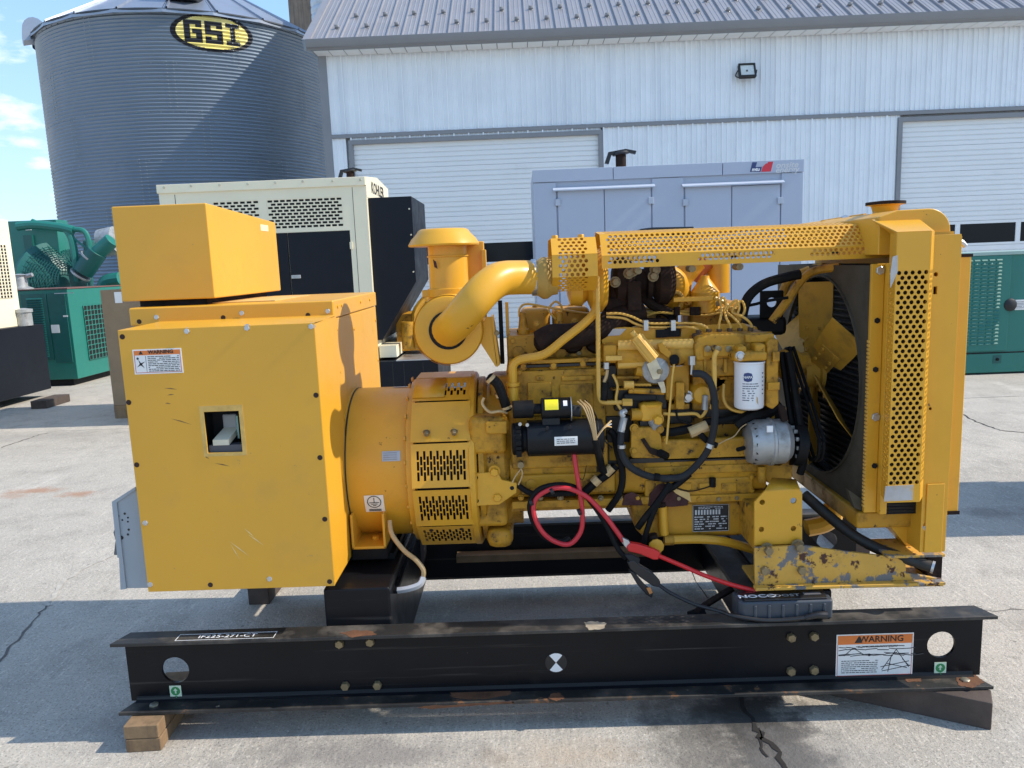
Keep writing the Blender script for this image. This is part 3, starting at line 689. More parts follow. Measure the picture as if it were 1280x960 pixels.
# logo: navy step, red step, outlined grey words
lm=gq(948,208)
def gpoly(pts,mat,name,off): MB().prism([gq(*p) for p in pts],GY-.012-off,GY-.0125,'y').build(name,mat,gg)
gpoly([(940,203),(946,203),(944,209),(952,208.6),(950,215),(937,215)],blue,'logo_mark',.003)
gpoly([(953,208.5),(957,204.5),(959,204.5),(959.5,202.5),(966,202.3),(963,214.5),(951,215)],M('logo_red',(.62,.03,.05),.45,0,.05,4),'logo_mark',.003)
p=gq(944,212); text('mtu',.055,(p[0],GY-.0155,p[1]),white,gg,shear=.2,off=.002)
lt=M('logo_grey',(.60,.61,.62),.5,0,.05,4)
p=gq(983,206.5); text('onsite',.092,(p[0],GY-.0135,p[1]),lt,gg,shear=.25,xs=1.12,off=.002); p=gq(983,213); text('energy',.092,(p[0],GY-.0135,p[1]+.006),lt,gg,shear=.25,xs=1.05,off=.002)
MB().box(gx0+.05,gx1-.05,GY+.05,GY+1.45,0,.25).build('skid_base',blks,gg)
# teal enclosure on the right
TY=9.25; tx0=P(1180,400,TY).x; tz=P(1240,316,TY).z
tg=thing('enclosed_generator','green louvred generator enclosure at the right, beyond the radiator','generator',(tx0+1.5,9.8,0))
MB().box(tx0,tx0+3.2,TY+.01,TY+1.1,.02,tz-.03).build('enclosure_core',teal,tg,bev=.004)
MB().box(tx0-.02,tx0+3.22,TY-.015,TY+1.12,tz-.03,tz+.012).build('roof',M('pale_teal_edge',(.30,.42,.38),.4,0,.05,2),tg,bev=.004)
def tq(px,py): q=P(px,py,TY); return q.x,q.z
x0,z1=tq(1204,321); x1,z0=tq(1257,438)
td=MB().box(x0,x1,TY-.012,TY+.008,z0,z1).build('door',teal,tg,bev=.004)
lx=(x0+.03,tq(1250,380)[0]); n=5; cw=(lx[1]-lx[0])/n; lou=None
for i in range(n):
    for k in range(24):
        a=lx[0]+i*cw; z=z1-.05-k*(z1-z0-.1)/24
        if lou is None:
            mb=MB(); mb.prism([(TY-.012,z+.010),(TY-.026,z-.008),(TY-.022,z-.010),(TY-.012,z-.004)],a+.012,a+cw-.012,'x'); lou=mb.build('louvre',teal,td); ref=(a,z)
        else: clone(lou,td,WO[lou.name]+Vector((a-ref[0],0,z-ref[1])))
p=tq(1262,381); MB().lathe((p[0],TY-.0,p[1]),(0,-1,0),[(.075,0),(.075,.02),(.05,.035),(.0,.036)],18).build('latch',black,tg)
p=tq(1275,381); MB().box(p[0]-.06,p[0]+.06,TY-.006,TY+.01,p[1]-.06,p[1]+.06).build('label',whited,tg); 
mb=MB(); lines(mb,p[0]-.05,p[0]+.05,p[1]-.045,p[1]+.045,TY-.0065,5,.4,4); mb.build('label_print',greyp,tg)
p=tq(1246,449); MB().box(p[0]-.05,p[0]+.05,TY-.008,TY+.01,p[1]-.05,p[1]+.05).build('base_plate',teald,tg); MB().cyl((p[0],TY-.02,p[1]),(p[0],TY,p[1]),.018).build('base_bolt',blks,tg)
zz=tq(1240,441)[1]; MB().box(tx0,x1+.6,TY-.002,TY+.012,zz-.006,zz+.006).build('base_seam',dark,tg)
MB().box(tx0,tx0+3.2,TY-.004,TY+.012,.03,zz-.01).build('base_rail',teal,tg)
# teal enclosure at the left with square grille on its end
c0=PZ(99,482,0); LY=c0.y; LX=c0.x; lt_=P(88,361,LY).z
lg=thing('enclosed_generator','teal generator enclosure with square grille, low behind black tank','generator',(LX-1,LY+.8,0))
LB=PX(150,400,LX).y+.3
def lq(px,py): q=P(px,py,LY); return q.x,q.z
MB().box(LX-2.2,LX,LY,LB,.10,lt_).build('enclosure_core',teal,lg,bev=.01)
MB().box(LX-2.1,LX-.1,LY+.05,LB-.1,0,.10).build('skid_base',blks,lg)
MB().box(LX-2.2,LX+.01,LY-.01,LB,lt_,lt_+.015).build('roof',M('rust_red_top',(.16,.08,.07),.7,0,.2,3),lg)
fx0,_=lq(30,400); fx1,_=lq(62,400); f=MB().box(fx0,fx1,LY-.012,LY+.005,.4,lt_-.05).build('front_door',teald,lg,bev=.004)  # front made darker than the side, its shade put into the paint
n=26
for k in range(n):
    z=.45+k*(lt_-.55)/n
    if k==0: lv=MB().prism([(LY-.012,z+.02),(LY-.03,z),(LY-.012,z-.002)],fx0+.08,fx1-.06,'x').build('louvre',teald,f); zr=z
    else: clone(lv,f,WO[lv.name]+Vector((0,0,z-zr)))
MB().box(fx1+.02,LX-.04,LY-.012,LY+.005,.35,lt_-.05).build('front_panel',teald,lg,bev=.004)  # same darker teal, shade of the front put into the colour
p=lq(70,411); MB().box(p[0]-.06,p[0]+.06,LY-.016,LY-.0125,p[1]-.06,p[1]+.06).build('label',whited,lg)
p=lq(83,395); MB().box(p[0]-.04,p[0]+.03,LY-.016,LY-.0125,p[1]-.012,p[1]+.012).build('label',whited,lg)
p=lq(66,367); MB().box(p[0]+.03,p[0]+.32,LY-.016,LY-.0125,p[1]-.006,p[1]+.006).build('label',silv,lg)
ga=PX(103,384,LX); gb=PX(139,440,LX); gy0,gy1=ga.y,gb.y; gz0,gz1=gb.z-.05,ga.z+.02
mb=MB(); mb.perf(gy1-gy0,gz1-gz0,(gy1-gy0)/7.02,(gz1-gz0)/11,lambda u,v:(LX+.012,gy0+u,gz0+v),(gy1-gy0)/7*.42,(gz1-gz0)/11*.42,False,False); mb.build('grille',teal,lg,solid=.01)
MB().box(LX+.001,LX+.008,gy0,gy1,gz0,gz1).build('grille_backing',dark,lg)
p=P(32,410,LY+.3)
q=P(32,402,LY+.35); mb=MB(); mb.lathe((q.x,LY+.35,lt_+.01),(0,0,1),[(.17,0),(.17,.02),(.10,.05),(.09,.2),(.12,.22),(.02,.24)],18); mb.tube([(q.x+.05,LY+.35,lt_+.2),(q.x+.2,LY+.35,lt_+.23)],.03); mb.build('exhaust_flange',alu,lg)
# open green generator behind it
OY=13.2
og=thing('open_generator','open green generator with caged fan, pipes and air cleaner below the bin','generator',(P(80,400,OY).x,OY+.5,0))
def oq(px,py,Y=OY): return P(px,py,Y)
a=oq(12,274); b_=oq(50,410); rt=oq(14,275).z
x0=oq(5,300).x; x1=oq(62,300).x
MB().box(x0-.6,x1,OY+.25,OY+.6,.9,rt).build('radiator_end',teal,og,bev=.01)
MB().box(x0-.6,oq(145,300,OY+.3).x+.4,OY+.15,OY+1.2,.15,.9).build('skid_base',teald,og)
MB().box(oq(20,300).x,oq(31,300).x,OY+.20,OY+.249,.9,rt-.25).build('radiator_strip',teald,og)
p=oq(23,278); MB().box(p.x-.05,p.x+.05,OY+.24,OY+.249,p.z-.12,p.z+.02).build('label',whited,og)
p=oq(30,338); MB().box(p.x-.07,p.x+.07,OY+.19,OY+.199,p.z-.1,p.z+.1).build('label',whited,og)
# fan cage: cone of rings and wires
fc=oq(68,352,OY+.35); ax=Vector((1,-.55,0)).normalized(); mb=MB()
for k in range(15):
    t=k/14; r=.66-.40*t; mb.tube([fc+ax*(.05+.5*t)+Vector((0,0,1))*r*math.cos(a_)+ax.cross(Vector((0,0,1)))*r*math.sin(a_) for a_ in [i*2*math.pi/28 for i in range(29)]],.007,4,1)
for i in range(40):
    a_=i*2*math.pi/40; u=Vector((0,0,1))*math.cos(a_)+ax.cross(Vector((0,0,1)))*math.sin(a_); mb.tube([fc+ax*.05+u*.66,fc+ax*.55+u*.26],.006,4,1)
mb.build('fan_cage',teald,og,kind='stuff')
MB().lathe(fc,ax,[(.68,0),(.68,.06),(.60,.12),(.24,.38),(.1,.40)],28).build('fan_shroud',teald,og)
MB().tube([oq(22,283),oq(45,281),oq(75,284),oq(92,288)],.075,10).build('top_hose',teal,og)
MB().tube([oq(40,276),oq(60,284),oq(85,285)],.04,8).build('clamp_hose',teal,og)
MB().tube([oq(82,286),oq(90,300),oq(95,330),oq(97,352)],.06,8).build('coolant_pipe',teal,og)
MB().tube([oq(85,287),oq(103,288),oq(110,298),oq(112,312)],.045,8).build('coolant_pipe',teal,og)
MB().tube([oq(84,288),oq(95,300),oq(113,314)],.02,6).build('thin_pipe',teal,og)
MB().cyl(oq(104,340),oq(122,314),.165,n=20).build('air_cleaner',teald,og,bev=.01)
MB().cyl(oq(119,319),oq(140,300),.125,n=20).build('air_cleaner_end',teal,og,bev=.01)
MB().cyl(oq(128,304,OY+.4),oq(146,300,OY+.4),.24,n=20).build('muffler',alu,og)
for a_,b_ in (((100,344),(118,331)),((113,323),(128,312))):
    c1=oq(*a_); mb=MB(); d=(oq(123,313)-oq(105,338)).normalized(); 
    mb.lathe(c1+(oq(112,329)-c1)*.0,d,[(.172,0),(.172,.03)],18); mb.build('clamp_band',alu,og)
mb=MB(); mb.box(oq(92,380).x,oq(150,380).x,OY+.3,OY+1,.9,oq(100,380).z); mb.build('engine_block',teald,og,bev=.03)
mb=MB(); mb.tube([oq(128,385),oq(128,365),oq(133,352),oq(150,348)],.11,10); mb.build('intake_elbow',teal,og)
for px,py in ((102,372),(118,373),(138,376)): MB().pb(px-7,py-5,px+7,py+8,OY+.1,OY+.5).build('rocker_cover',teal,og,bev=.03)
MB().pb(104,300,113,330,OY+.5,OY+.8).build('filter_box',teald,og,bev=.03)
# cream generator on a black tank at the far left
c0=PZ(0,507,.06); c1=PZ(64,489,.06); CX=(c0.x+c1.x)/2; CY1=c1.y
tz=PX(20,409,CX).z
cg=thing('enclosed_generator','cream generator with vent grid on a tall black tank at left edge','generator',(CX-.6,CY1-1.6,0))
MB().box(CX-1.3,CX,CY1-3.4,CY1,.10,tz).build('tank_base',navy,cg,bev=.006)
cx=CX-.10; e=PX(28,408,cx); CB=e.y
MB().box(cx-1.1,cx,CB-2.6,CB,tz,PX(19,276,cx).z).build('enclosure',cream,cg,bev=.006)
g0=PX(-30,306,cx);g1=PX(11.5,340,cx); z1=PX(8,306,cx).z; z0=PX(8,373,cx).z
mb=MB(); mb.perf(g1.y-g0.y,z1-z0,.058,(z1-z0)/16.2,lambda u,v:(cx+.004,g0.y+u,z0+v),.019,.016,False,False); mb.build('vent_grid',cream,cg,solid=.004)
MB().box(cx+.0005,cx+.0015,g0.y,g1.y,z0,z1).build('vent_backing',dark,cg)
q=P(30,392,CB+.2); q=PX(30,400,CX-.07); MB().lathe((CX-.07,q.y,tz),(0,0,1),[(.10,0),(.10,.17),(.115,.175),(.115,.215),(.02,.23)],18).build('fuel_cap',alu,cg)
w0=PZ(49,511,0)
tb=tag(MB().box(w0.x-.10,w0.x+.10,w0.y-.0,w0.y+.5,0,.098).build('timber_block',woodd,bev=.004),'grey timber block under the black tank at the left edge','block','timber blocks under the generators')
# tall cardboard crate behind the cabinet
c=PZ(152,523,.0); kx=P(134,440,c.y).x; 
cb=thing('cardboard_crate','tall brown cardboard crate on a pallet behind the yellow cabinet','crate',(kx+.35,c.y+.4,0))
ztop=P(145,362,c.y).z
MB().box(kx,kx+.55,c.y,c.y+.8,.15,ztop).build('carton',card,cb,bev=.006)
q=P(146,365,c.y); MB().box(q.x-.03,q.x+.05,c.y-.003,c.y-.0005,q.z-.12,q.z+.0).build('label',whited,cb)
for k in range(3): MB().box(kx,kx+.55,c.y+k*.32,c.y+k*.32+.12,0,.149).build('pallet_runner',wood,cb)
# another generator just outside the picture on the right; its shadow crosses the yard
og2=thing('enclosed_generator','grey generator enclosure standing beyond the right edge of the view','generator',(4.6,4.42,0))
MB().box(3.5,5.7,3.97,4.87,.12,2.28).build('enclosure',gry,og2,bev=.01); MB().box(3.47,5.73,3.95,4.89,2.281,2.33).build('roof',gry,og2,bev=.006)
for k in range(3): MB().box(3.55+k*.72,4.23+k*.72,3.955,3.969,.3,2.1).build('door',gry,og2,bev=.004)
MB().box(3.5,5.7,4.0,4.85,0,.119).build('skid_base',blks,og2)
# ------------------------------------------------------------------ the yellow generator set
gs=thing('generator_set','yellow diesel generator set with open engine on black skid rails','generator',(.05,2.95,.095))
def pv(px,py,Y): return P(px,py,Y)
# skid rails (channels) and cross members
X0,X1=-1.405,1.516; ZB,ZTP=.096,.355
def rail(yf,sgn,name):
    """yf: web plane; flanges reach towards sgn"""
    hx=[(-1.231,.217,.047),(1.376,.222,.047)]
    yw0,yw1=(yf,yf+.011*-sgn) if sgn<0 else (yf,yf-.011)
    r=MB().plate(rect(X0+.01,X1-.005,ZB+.012,ZTP-.012),[circ(a,b_,c_,24) for a,b_,c_ in hx],min(yw0,yw1),max(yw0,yw1)).build(name,blk,gs,label='black skid rail with lifting hole at each end')
    ye=yf+sgn*.072
    for z0,z1,ch in ((ZTP-.012,ZTP,0),(ZB,ZB+.012,1)):
        c=.035; poly=[(X0,ye),(X1-c,ye),(X1,max(ye,yf) if sgn<0 else min(ye,yf)),(X1,yw1 if sgn<0 else yw1),(X0+c*.4,yw1),(X0,yf)]
        poly=[(X0,ye),(X1-.0,ye),(X1-.03,yw1),(X0+.03,yw1)]
        MB().prism(poly,z0,z1,'z').build('flange',blkf if not ch else blkl,r,bev=.002)
    # inner fillet of the lower flange
    MB().prism([(yf,ZB+.012),(yf+sgn*.016,ZB+.012),(yf+sgn*.005,ZB+.017),(yf,ZB+.028)],X0+.03,X1-.03,'x').build('fillet',blk,r)
    return r
fr=rail(2.442,-1,'skid_rail'); rr=rail(3.43,1,'skid_rail')
MB().box(-.34,.60,3.36,3.418,.20,.232).build('rear_ledge',M('dusty_steel',(.21,.135,.07),.7,0,.3,8),rr)
for px,py in ((423,811),(463,809),(427,862),(467,861),(985,803),(1016,802),(985,845),(1016,844)):
    q=P(px,py,2.442); bolt(fr,(q.x,2.4418,q.z),.0165,brass,h=1.6)
for px,py in ((189,886),(1211,855)):
    q=PZ(px,py,ZB+.012); b=bolt(fr,(q.x,q.y,ZB+.0122),.016,zinc,'z',h=.6)
# rust patches on the lower flange and top flange
def patch(parent,pix,Y0,mat,th=.0015,horizontal=None,name='rust_patch'):
    pts=[]; rd=random.Random(len(pix)+int(pix[0][0]))
    n=len(pix)
    for i in range(n):
        a=Vector(pix[i]);b_=Vector(pix[(i+1)%n])
        for k in range(5):
            p_=a.lerp(b_,k/5)+Vector((rd.uniform(-1.3,1.3),rd.uniform(-.8,.8))); pts.append(p_)
    mb=MB()
    if horizontal is None: mb.prism([(lambda q:(q.x,q.z))(P(p_[0],p_[1],Y0)) for p_ in pts],Y0-th,Y0)
    else: mb.prism([(lambda q:(q.x,q.y))(PZ(p_[0],p_[1],horizontal)) for p_ in pts],horizontal,horizontal+th,'z')
    return mb.build(name,mat,parent)
patch(fr,[(562,865),(572,861),(600,860),(625,858),(640,860),(638,868),(610,873),(580,874),(565,872)],2.4,rustp,.001,ZB+.0125)
patch(fr,[(690,867),(700,866),(706,873),(695,876),(685,873)],2.4,rustp,.001,ZB+.0125)
patch(fr,[(1195,846),(1205,843),(1222,845),(1230,853),(1215,860),(1198,857)],2.4,rustp,.001,ZB+.0122)
patch(fr,[(1130,848),(1150,846),(1152,852),(1135,853)],2.4,rustp,.001,ZB+.0122)
patch(fr,[(730,778),(745,777),(758,779),(755,786),(735,787)],2.4,M('bare_metal',(.45,.38,.28),.5,.3,.3,30),.001,ZTP)
patch(fr,[(425,792),(440,788),(465,789),(470,793),(440,797)],2.4,rustp,.001,ZTP)
patch(fr,[(520,884),(545,882),(600,879),(640,877),(642,879),(600,882),(540,886)],2.37,rustp,.001)
# stencil on the top flange
q=PZ(282,798,ZTP+.001); text('IF225-271-CT',.031,(q.x,2.4005,ZTP+.0012),white,fr,rot=(0,0,0),ext=.0003,xs=1.12)
mb=MB(); x0,x1=PZ(221,799,ZTP).x,PZ(342,796,ZTP).x
for a,b_,c_,d_ in ((x0,x1,2.378,2.380),(x0,x1,2.420,2.422),(x0-.002,x0,2.378,2.422),(x1,x1+.002,2.378,2.422)): mb.box(a,b_,c_,d_,ZTP+.0005,ZTP+.0012)
mb.build('paint_outline',white,fr)
# warning sign on the rail
def sign(parent,x0,y0,x1,y1,Y,seed,big):
    a=P(x0,(y0+y1)/2,Y); b_=P(x1,(y0+y1)/2,Y); zt=P((x0+x1)/2,y0,Y).z; zb_=P((x0+x1)/2,y1,Y).z; X_0,X_1=a.x,b_.x
    s_=MB().box(X_0,X_1,Y-.0012,Y,zb_,zt).build('warning_label',whited,parent); m_=.004
    H_=zt-zb_; W_=X_1-X_0
    MB().box(X_0+m_,X_1-m_,Y-.0018,Y-.0012,zt-H_*.235,zt-m_).build('orange_band',orange,s_)
    text('WARNING',H_*.20,(X_0+W_*.58,Y-.0022,zt-H_*.125),black,s_,xs=(1.05 if not big else 1.0),off=.0004)
    tx=X_0+W_*(.17 if not big else .285)
    MB().prism([(tx-H_*.085,zt-H_*.20),(tx+H_*.085,zt-H_*.20),(tx,zt-H_*.05)],Y-.0024,Y-.0018).build('alert_triangle',black,s_)
    mb=MB(); e=.0016
    for q in ((X_0+m_,X_1-m_,zb_+m_,zb_+m_+e),(X_0+m_,X_0+m_+e,zb_+m_,zt-m_),(X_1-m_-e,X_1-m_,zb_+m_,zt-m_)): mb.box(q[0],q[1],Y-.0017,Y-.0012,q[2],q[3])
    mb.build('red_border',M('red_print',(.45,.05,.04),.5),s_)
    mb=MB(); z1=zt-H_*.27; z0=zb_+H_*.08
    if not big:
        lines(mb,X_0+W_*.30,X_1-W_*.05,z0,z1,Y-.0015,9,.42,seed); mb.box(X_0+W_*.255,X_0+W_*.262,Y-.0017,Y-.0012,z0,z1)
        c=(X_0+W_*.145,(z0+z1)/2)
        for u in ((-.4,.9),(.9,.5),(.7,-.8),(-.8,-.6)): mb.prism([(c[0]-.003*u[1],c[1]+.003*u[0]),(c[0]+.003*u[1],c[1]-.003*u[0]),(c[0]+u[0]*.016,c[1]+u[1]*.016)],Y-.0017,Y-.0012)
        mb.lathe((c[0]-.008,Y-.0012,c[1]+.018),(0,-1,0),[(.004,0),(.004,.0005)],8)
    else:
        lines(mb,X_0+W_*.28,X_1-W_*.2,zb_+H_*.68,z1,Y-.0015,2,.38,seed)
        lines(mb,X_0+W_*.07,X_0+W_*.55,z0,zb_+H_*.40,Y-.0015,7,.36,seed+2)
        rd=random.Random(3)
        def seg(a,b_,t=.0012):
            d=Vector((b_[0]-a[0],b_[1]-a[1])).normalized(); n_=(-d.y*t,d.x*t)
            mb.prism([(a[0]+n_[0],a[1]+n_[1]),(b_[0]+n_[0],b_[1]+n_[1]),(b_[0]-n_[0],b_[1]-n_[1]),(a[0]-n_[0],a[1]-n_[1])],Y-.0018,Y-.0012)
        def F_(u,v): return (X_0+W_*u,zb_+H_*v)
        for a,b_ in (((.72,.5),(.68,.1)),((.78,.62),(.60,.15)),((.78,.62),(.95,.2)),((.58,.22),(.95,.34)),((.60,.12),(.97,.24)),((.66,.3),(.93,.18)),((.86,.4),(.96,.22)),((.1,.5),(.22,.68)),((.22,.68),(.36,.52)),((.62,.56),(.9,.5))): seg(F_(*a),F_(*b_))
        for v,k in ((.70,5),(.64,6),(.50,6),(.53,4)):
            u=.03
            for i in range(k+3):
                u2=u+rd.uniform(.08,.16); seg(F_(u,v+rd.uniform(-.015,.015)),F_(min(.97,u2),v+rd.uniform(-.03,.02)),.0014); u=u2
        mb.lathe((X_0+W_*.43,Y-.0012,zb_+H_*.51),(0,-1,0),[(.005,0),(.005,.0006)],8)
    mb.build('label_print',M('label_ink',(.05,.05,.055),.6,0,.2,30),s_)
    return s_
sign(fr,1045,792,1141,845,2.4415,5,True)
for px,py in ((1175,838),(220,867)):
    q=P(px,py,2.4415); s_=MB().box(q.x-.020,q.x+.020,2.4403,2.4415,q.z-.036,q.z+.030).build('lift_label',M('pale_green_decal',(.55,.66,.50),.5,0,.06,12),fr)
    mb=MB(); mb.plate(circ(q.x,q.z+.010,.016,18),[[(q.x-.003,q.z+.001),(q.x+.003,q.z+.001),(q.x+.003,q.z+.011),(q.x+.008,q.z+.011),(q.x,q.z+.021),(q.x-.008,q.z+.011),(q.x-.003,q.z+.011)]],2.4398,2.4403)
    mb.tube([(q.x,2.4400,q.z-.007),(q.x+.002,2.4400,q.z-.014),(q.x+.008,2.4400,q.z-.02),(q.x+.004,2.4400,q.z-.028),(q.x-.005,2.44,q.z-.025)],.0022,5); mb.build('hook_symbol',green,s_)
q=P(695,828,2.4415); s_=MB().lathe((q.x,2.4413,q.z),(0,-1,0),[(.037,0),(.037,.0008)],28).build('balance_mark',black,fr)
for a0_,a1_ in ((50,130),(230,310)):
    pts=[(q.x,q.z)]+[(q.x+.034*math.cos(R_(a)),q.z+.034*math.sin(R_(a))) for a in range(a0_,a1_+1,8)]; MB().prism(pts,2.4395,2.4405).build('white_sector',white,s_)
# cross members
cmz=.486
cl=MB().box(-.705,-.480,2.453,3.415,.125,cmz).build('cross_member',blk,gs,bev=.008,label='left black cross member under the generator foot')
for z in (cmz-.045,): MB().box(-.480,-.466,2.52,3.40,z-.008,z+.004).build('edge_strip',blks,cl)
MB().box(-.700,-.500,2.70,3.2,cmz+.001,cmz+.026).build('shim_plate',blks,cl,bev=.003)
cr_=MB().box(.795,1.01,2.453,3.415,.125,.425).build('cross_member',blk,gs,bev=.008,label='right black cross member under the engine front support')
MB().box(.70,.795,2.47,3.41,.405,.424).build('cross_flange',blkf,cr_)
# ---------------- cabinet
def panelhole(px,py): q=P(px,py,2.4000); return (q.x,q.z)
CX0,CX1=-1.270,-.649; CZ0,CZ1=.520,1.390  # cabinet, lid, control and disconnect boxes scaled about the camera, results baked in
hole=[panelhole(259,567+.0),panelhole(303,565),panelhole(300,513),panelhole(260,515)]
hx0,hx1,hz0,hz1=hole[0][0]+.003,hole[1][0],hole[0][1]+.002,hole[3][1]
cab=MB().plate(rect(CX0,CX1,CZ0,CZ1),[rect(hx0,hx1,hz0,hz1)],2.4000,2.4030).build('breaker_cover',yelp,gs,bev=.002,label='large flat ochre cover panel with breaker window')
mb=MB(); mb.box(CX1-.003,CX1,2.4035,2.6910,CZ0,CZ1); mb.box(CX0,CX0+.003,2.4035,2.6910,CZ0,CZ1); mb.prism([(2.4035,CZ1-.003),(2.4035,CZ1),(2.6930,CZ1+.006),(2.6930,CZ1+.003)],CX0,CX1,'x'); mb.box(CX0,CX1,2.4035,2.6910,CZ0,CZ0+.003); mb.build('cover_side',yelp,cab)
mb=MB(); e=.012
mb.plate(rect(hx0-.014,hx1+.014,hz0-.012,hz1+.020),[rect(hx0-.001,hx1+.001,hz0-.001,hz1+.001)],2.3990,2.3999); mb.build('window_frame',M('worn_yellow',(.60,.38,.10),.6,0,.2,30,chip=((.06,.04,.03),.66,40)),cab)
mb=MB(); mb.box(hx0-.03,hx1+.03,2.5100,2.5200,hz0-.03,hz1+.03)
for a in ((hx0-.03,hx0-.02),(hx1+.02,hx1+.03)): mb.box(a[0],a[1],2.4035,2.5100,hz0-.03,hz1+.03)
mb.box(hx0-.02,hx1+.02,2.4035,2.5100,hz1+.02,hz1+.03); mb.box(hx0-.02,hx1+.02,2.4035,2.5100,hz0-.03,hz0-.02); bk=mb.build('breaker_body',black,cab)
MB().box(hx0,hx1,2.4100,2.4500,hz0-.018,hz0+.022).build('breaker_ledge',M('dark_grey_plastic',(.07,.07,.08),.5),bk)
bg_=M('grey_plastic',(.34,.34,.33),.45); bgb=M('ivory_plastic',(.62,.57,.43),.45)
xm=(hx0+hx1)/2; MB().box(xm-.028,xm+.020,2.4700,2.5100,hz1-.080,hz1-.022).build('toggle_base',bg_,bk,bev=.006)
MB().add([(xm-.024,2.4700,hz1-.066),(xm+.024,2.4700,hz1-.066),(xm+.012,2.4080,hz1-.094),(xm-.040,2.4080,hz1-.094),(xm-.024,2.4700,hz1-.085),(xm+.024,2.4700,hz1-.085),(xm+.012,2.4080,hz1-.112),(xm-.040,2.4080,hz1-.112)],[(0,1,2,3),(4,5,6,7),(0,1,5,4),(1,2,6,5),(2,3,7,6),(3,0,4,7)]).build('toggle',bgb,bk)
MB().box(xm+.026,xm+.032,2.4500,2.4600,hz1-.10,hz1-.025).build('wire_strip',M('teal_strip',(.25,.40,.34),.5),bk)
sign(cab,167,436,228,467,2.3998,11,False)
for px,py in ((230,417),(309,415),(388,413),(179,657),(188,735),(337,728)): q=P(px,py,2.4000); bolt(cab,(q.x,2.3998,q.z),.0095,galv)
hp=None
for px,py in ((153,421),(161,503),(171,581),(395,494),(400,572),(406,649),(263,731),(412,727)):
    q=P(px,py,2.4000); z_=max(q.z,CZ0+.012)
    if hp is None: hp=MB().lathe((q.x,2.3997,q.z),(0,-1,0),[(.0085,0),(.0085,.0006)],12).build('screw_hole',M('screw_hole',(.03,.012,.008),.8),cab)
    else: clone(hp,cab,(q.x,2.3994,z_))
# scuffs
scf=M('scuff',(.22,.12,.04),.8,0,.3,40); scl=M('pale_scuff',(.66,.48,.22),.7,0,.3,40)
for (a,b_,c_,d_,m_) in ((205,485,222,487,scf),(209,494,218,493,scf),(206,504,214,505,scf),(213,523,240,531,scf),(268,579,288,583,scf),(286,676,312,696,scl),(305,660,318,672,scl),(310,668,330,682,scl),(255,570,262,574,scf),(288,680,300,700,scl)):
    A=P(a,b_,2.3999);B=P(c_,d_,2.3999); n_=Vector((-(B-A).z,0,(B-A).x)).normalized()*.0010
    MB().add([A-n_*.3,(A+B)/2+n_+Vector((0,0,.002)),B+n_*.2,(A+B)/2-n_*1.2],[(0,1,2,3)]).build('scuff',m_,cab)
# main cabinet and lid
mc=MB().box(-1.369,-.659,2.697,3.491,.534,1.3815).build('cabinet_body',yelp,gs,bev=.004)
MB().box(-.658,-.6555,2.693,2.699,.534,1.38).build('cabinet_seam',dark,mc)
ld=MB().box(-1.376,-.655,2.689,3.495,1.3835,1.4465).build('cabinet_lid',yelp,gs,bev=.006)
for px in (196,302,408): q=P(px,401 if px<250 else (396 if px<350 else 393),2.689); bolt(ld,(q.x,2.6888,q.z),.0095,galv)
for px,py in ((174,402),(279,397),(385,394)):
    q=P(px,py,2.689); clone(hp,ld,(q.x,2.6885,q.z))
for y,z in ((2.748,1.413),(2.814,1.413),(3.15,1.409),(3.34,1.409)): bolt(ld,(-.6545,y,z),.007,yel,'x')
for y,z in ((2.73,1.333),(2.73,1.18),(2.73,1.01),(2.73,.80),(3.463,1.31),(3.01,1.31),(3.463,1.13)): bolt(mc,(-.6585,y,z),.007,yel,'x')
MB().box(-1.32,-.90,2.82,3.29,1.447,1.4502).build('lid_patch',M('lid_scratched',(.62,.40,.14),.6),ld)
# control box on top
cbx=MB().prism([(2.729,1.4685),(2.729,1.799),(3.491,1.771),(3.491,1.4685)],-1.416,-1.082,'x').build('control_box',yelp,gs,bev=.005,label='plain ochre control box on top of the cabinet')
MB().box(-1.375,-1.13,2.776,3.435,1.4472,1.468).build('box_spacer',dark,cbx)
q=PX(331,285,-1.081); MB().box(-1.082,-1.0805,q.y-.055,q.y+.045,q.z-.013,q.z+.013).build('pale_mark',M('pale_yellow_mark',(.80,.66,.40),.6),cbx)
# grey disconnect box on the left of the cabinet
gb=M('grey_enclosure',(.30,.34,.38),.45,0,.06,5,dirt=((.22,.25,.28),.6,6,.4))
pts=[(141,628),(168,611),(210,612),(210,735),(155,737),(147,700)]
eb=MB().prism([(lambda q:(q.x,q.z))(P(a,b_,2.4466)) for a,b_ in [(143,627),(166,612),(205,612),(205,735),(154,736)]],2.4466,2.7759).build('disconnect_box',gb,gs,bev=.004)
MB().prism([(lambda q:(q.x,q.z))(P(a,b_,2.4428)) for a,b_ in [(140,627),(167,610),(171,611),(146,628),(158,736),(151,737),(149,697),(147,697)]],2.4410,2.7854).build('box_lid',gb,eb)
q=P(146,678,2.4466); MB().prism([(q.x-.005,q.z+.05),(q.x-.018,q.z+.03),(q.x-.014,q.z+.0),(q.x-.026,q.z-.05),(q.x-.01,q.z-.052),(q.x+.006,q.z-.02)],2.4654,2.5031).build('switch_lever',M('lever_grey',(.12,.125,.13),.5),eb)
for px,py,r in ((147,645,.006),(156,642,.004),(160,647,.003),(160,652,.003),(153,650,.003),(161,662,.004),(152,672,.007),(160,668,.004)):
    q=P(px,py,2.4466); MB().lathe((q.x,2.4461,q.z),(0,-1,0),[(r,0),(r,.0006)],10).build('knockout',black if r>.003 else blks,eb)
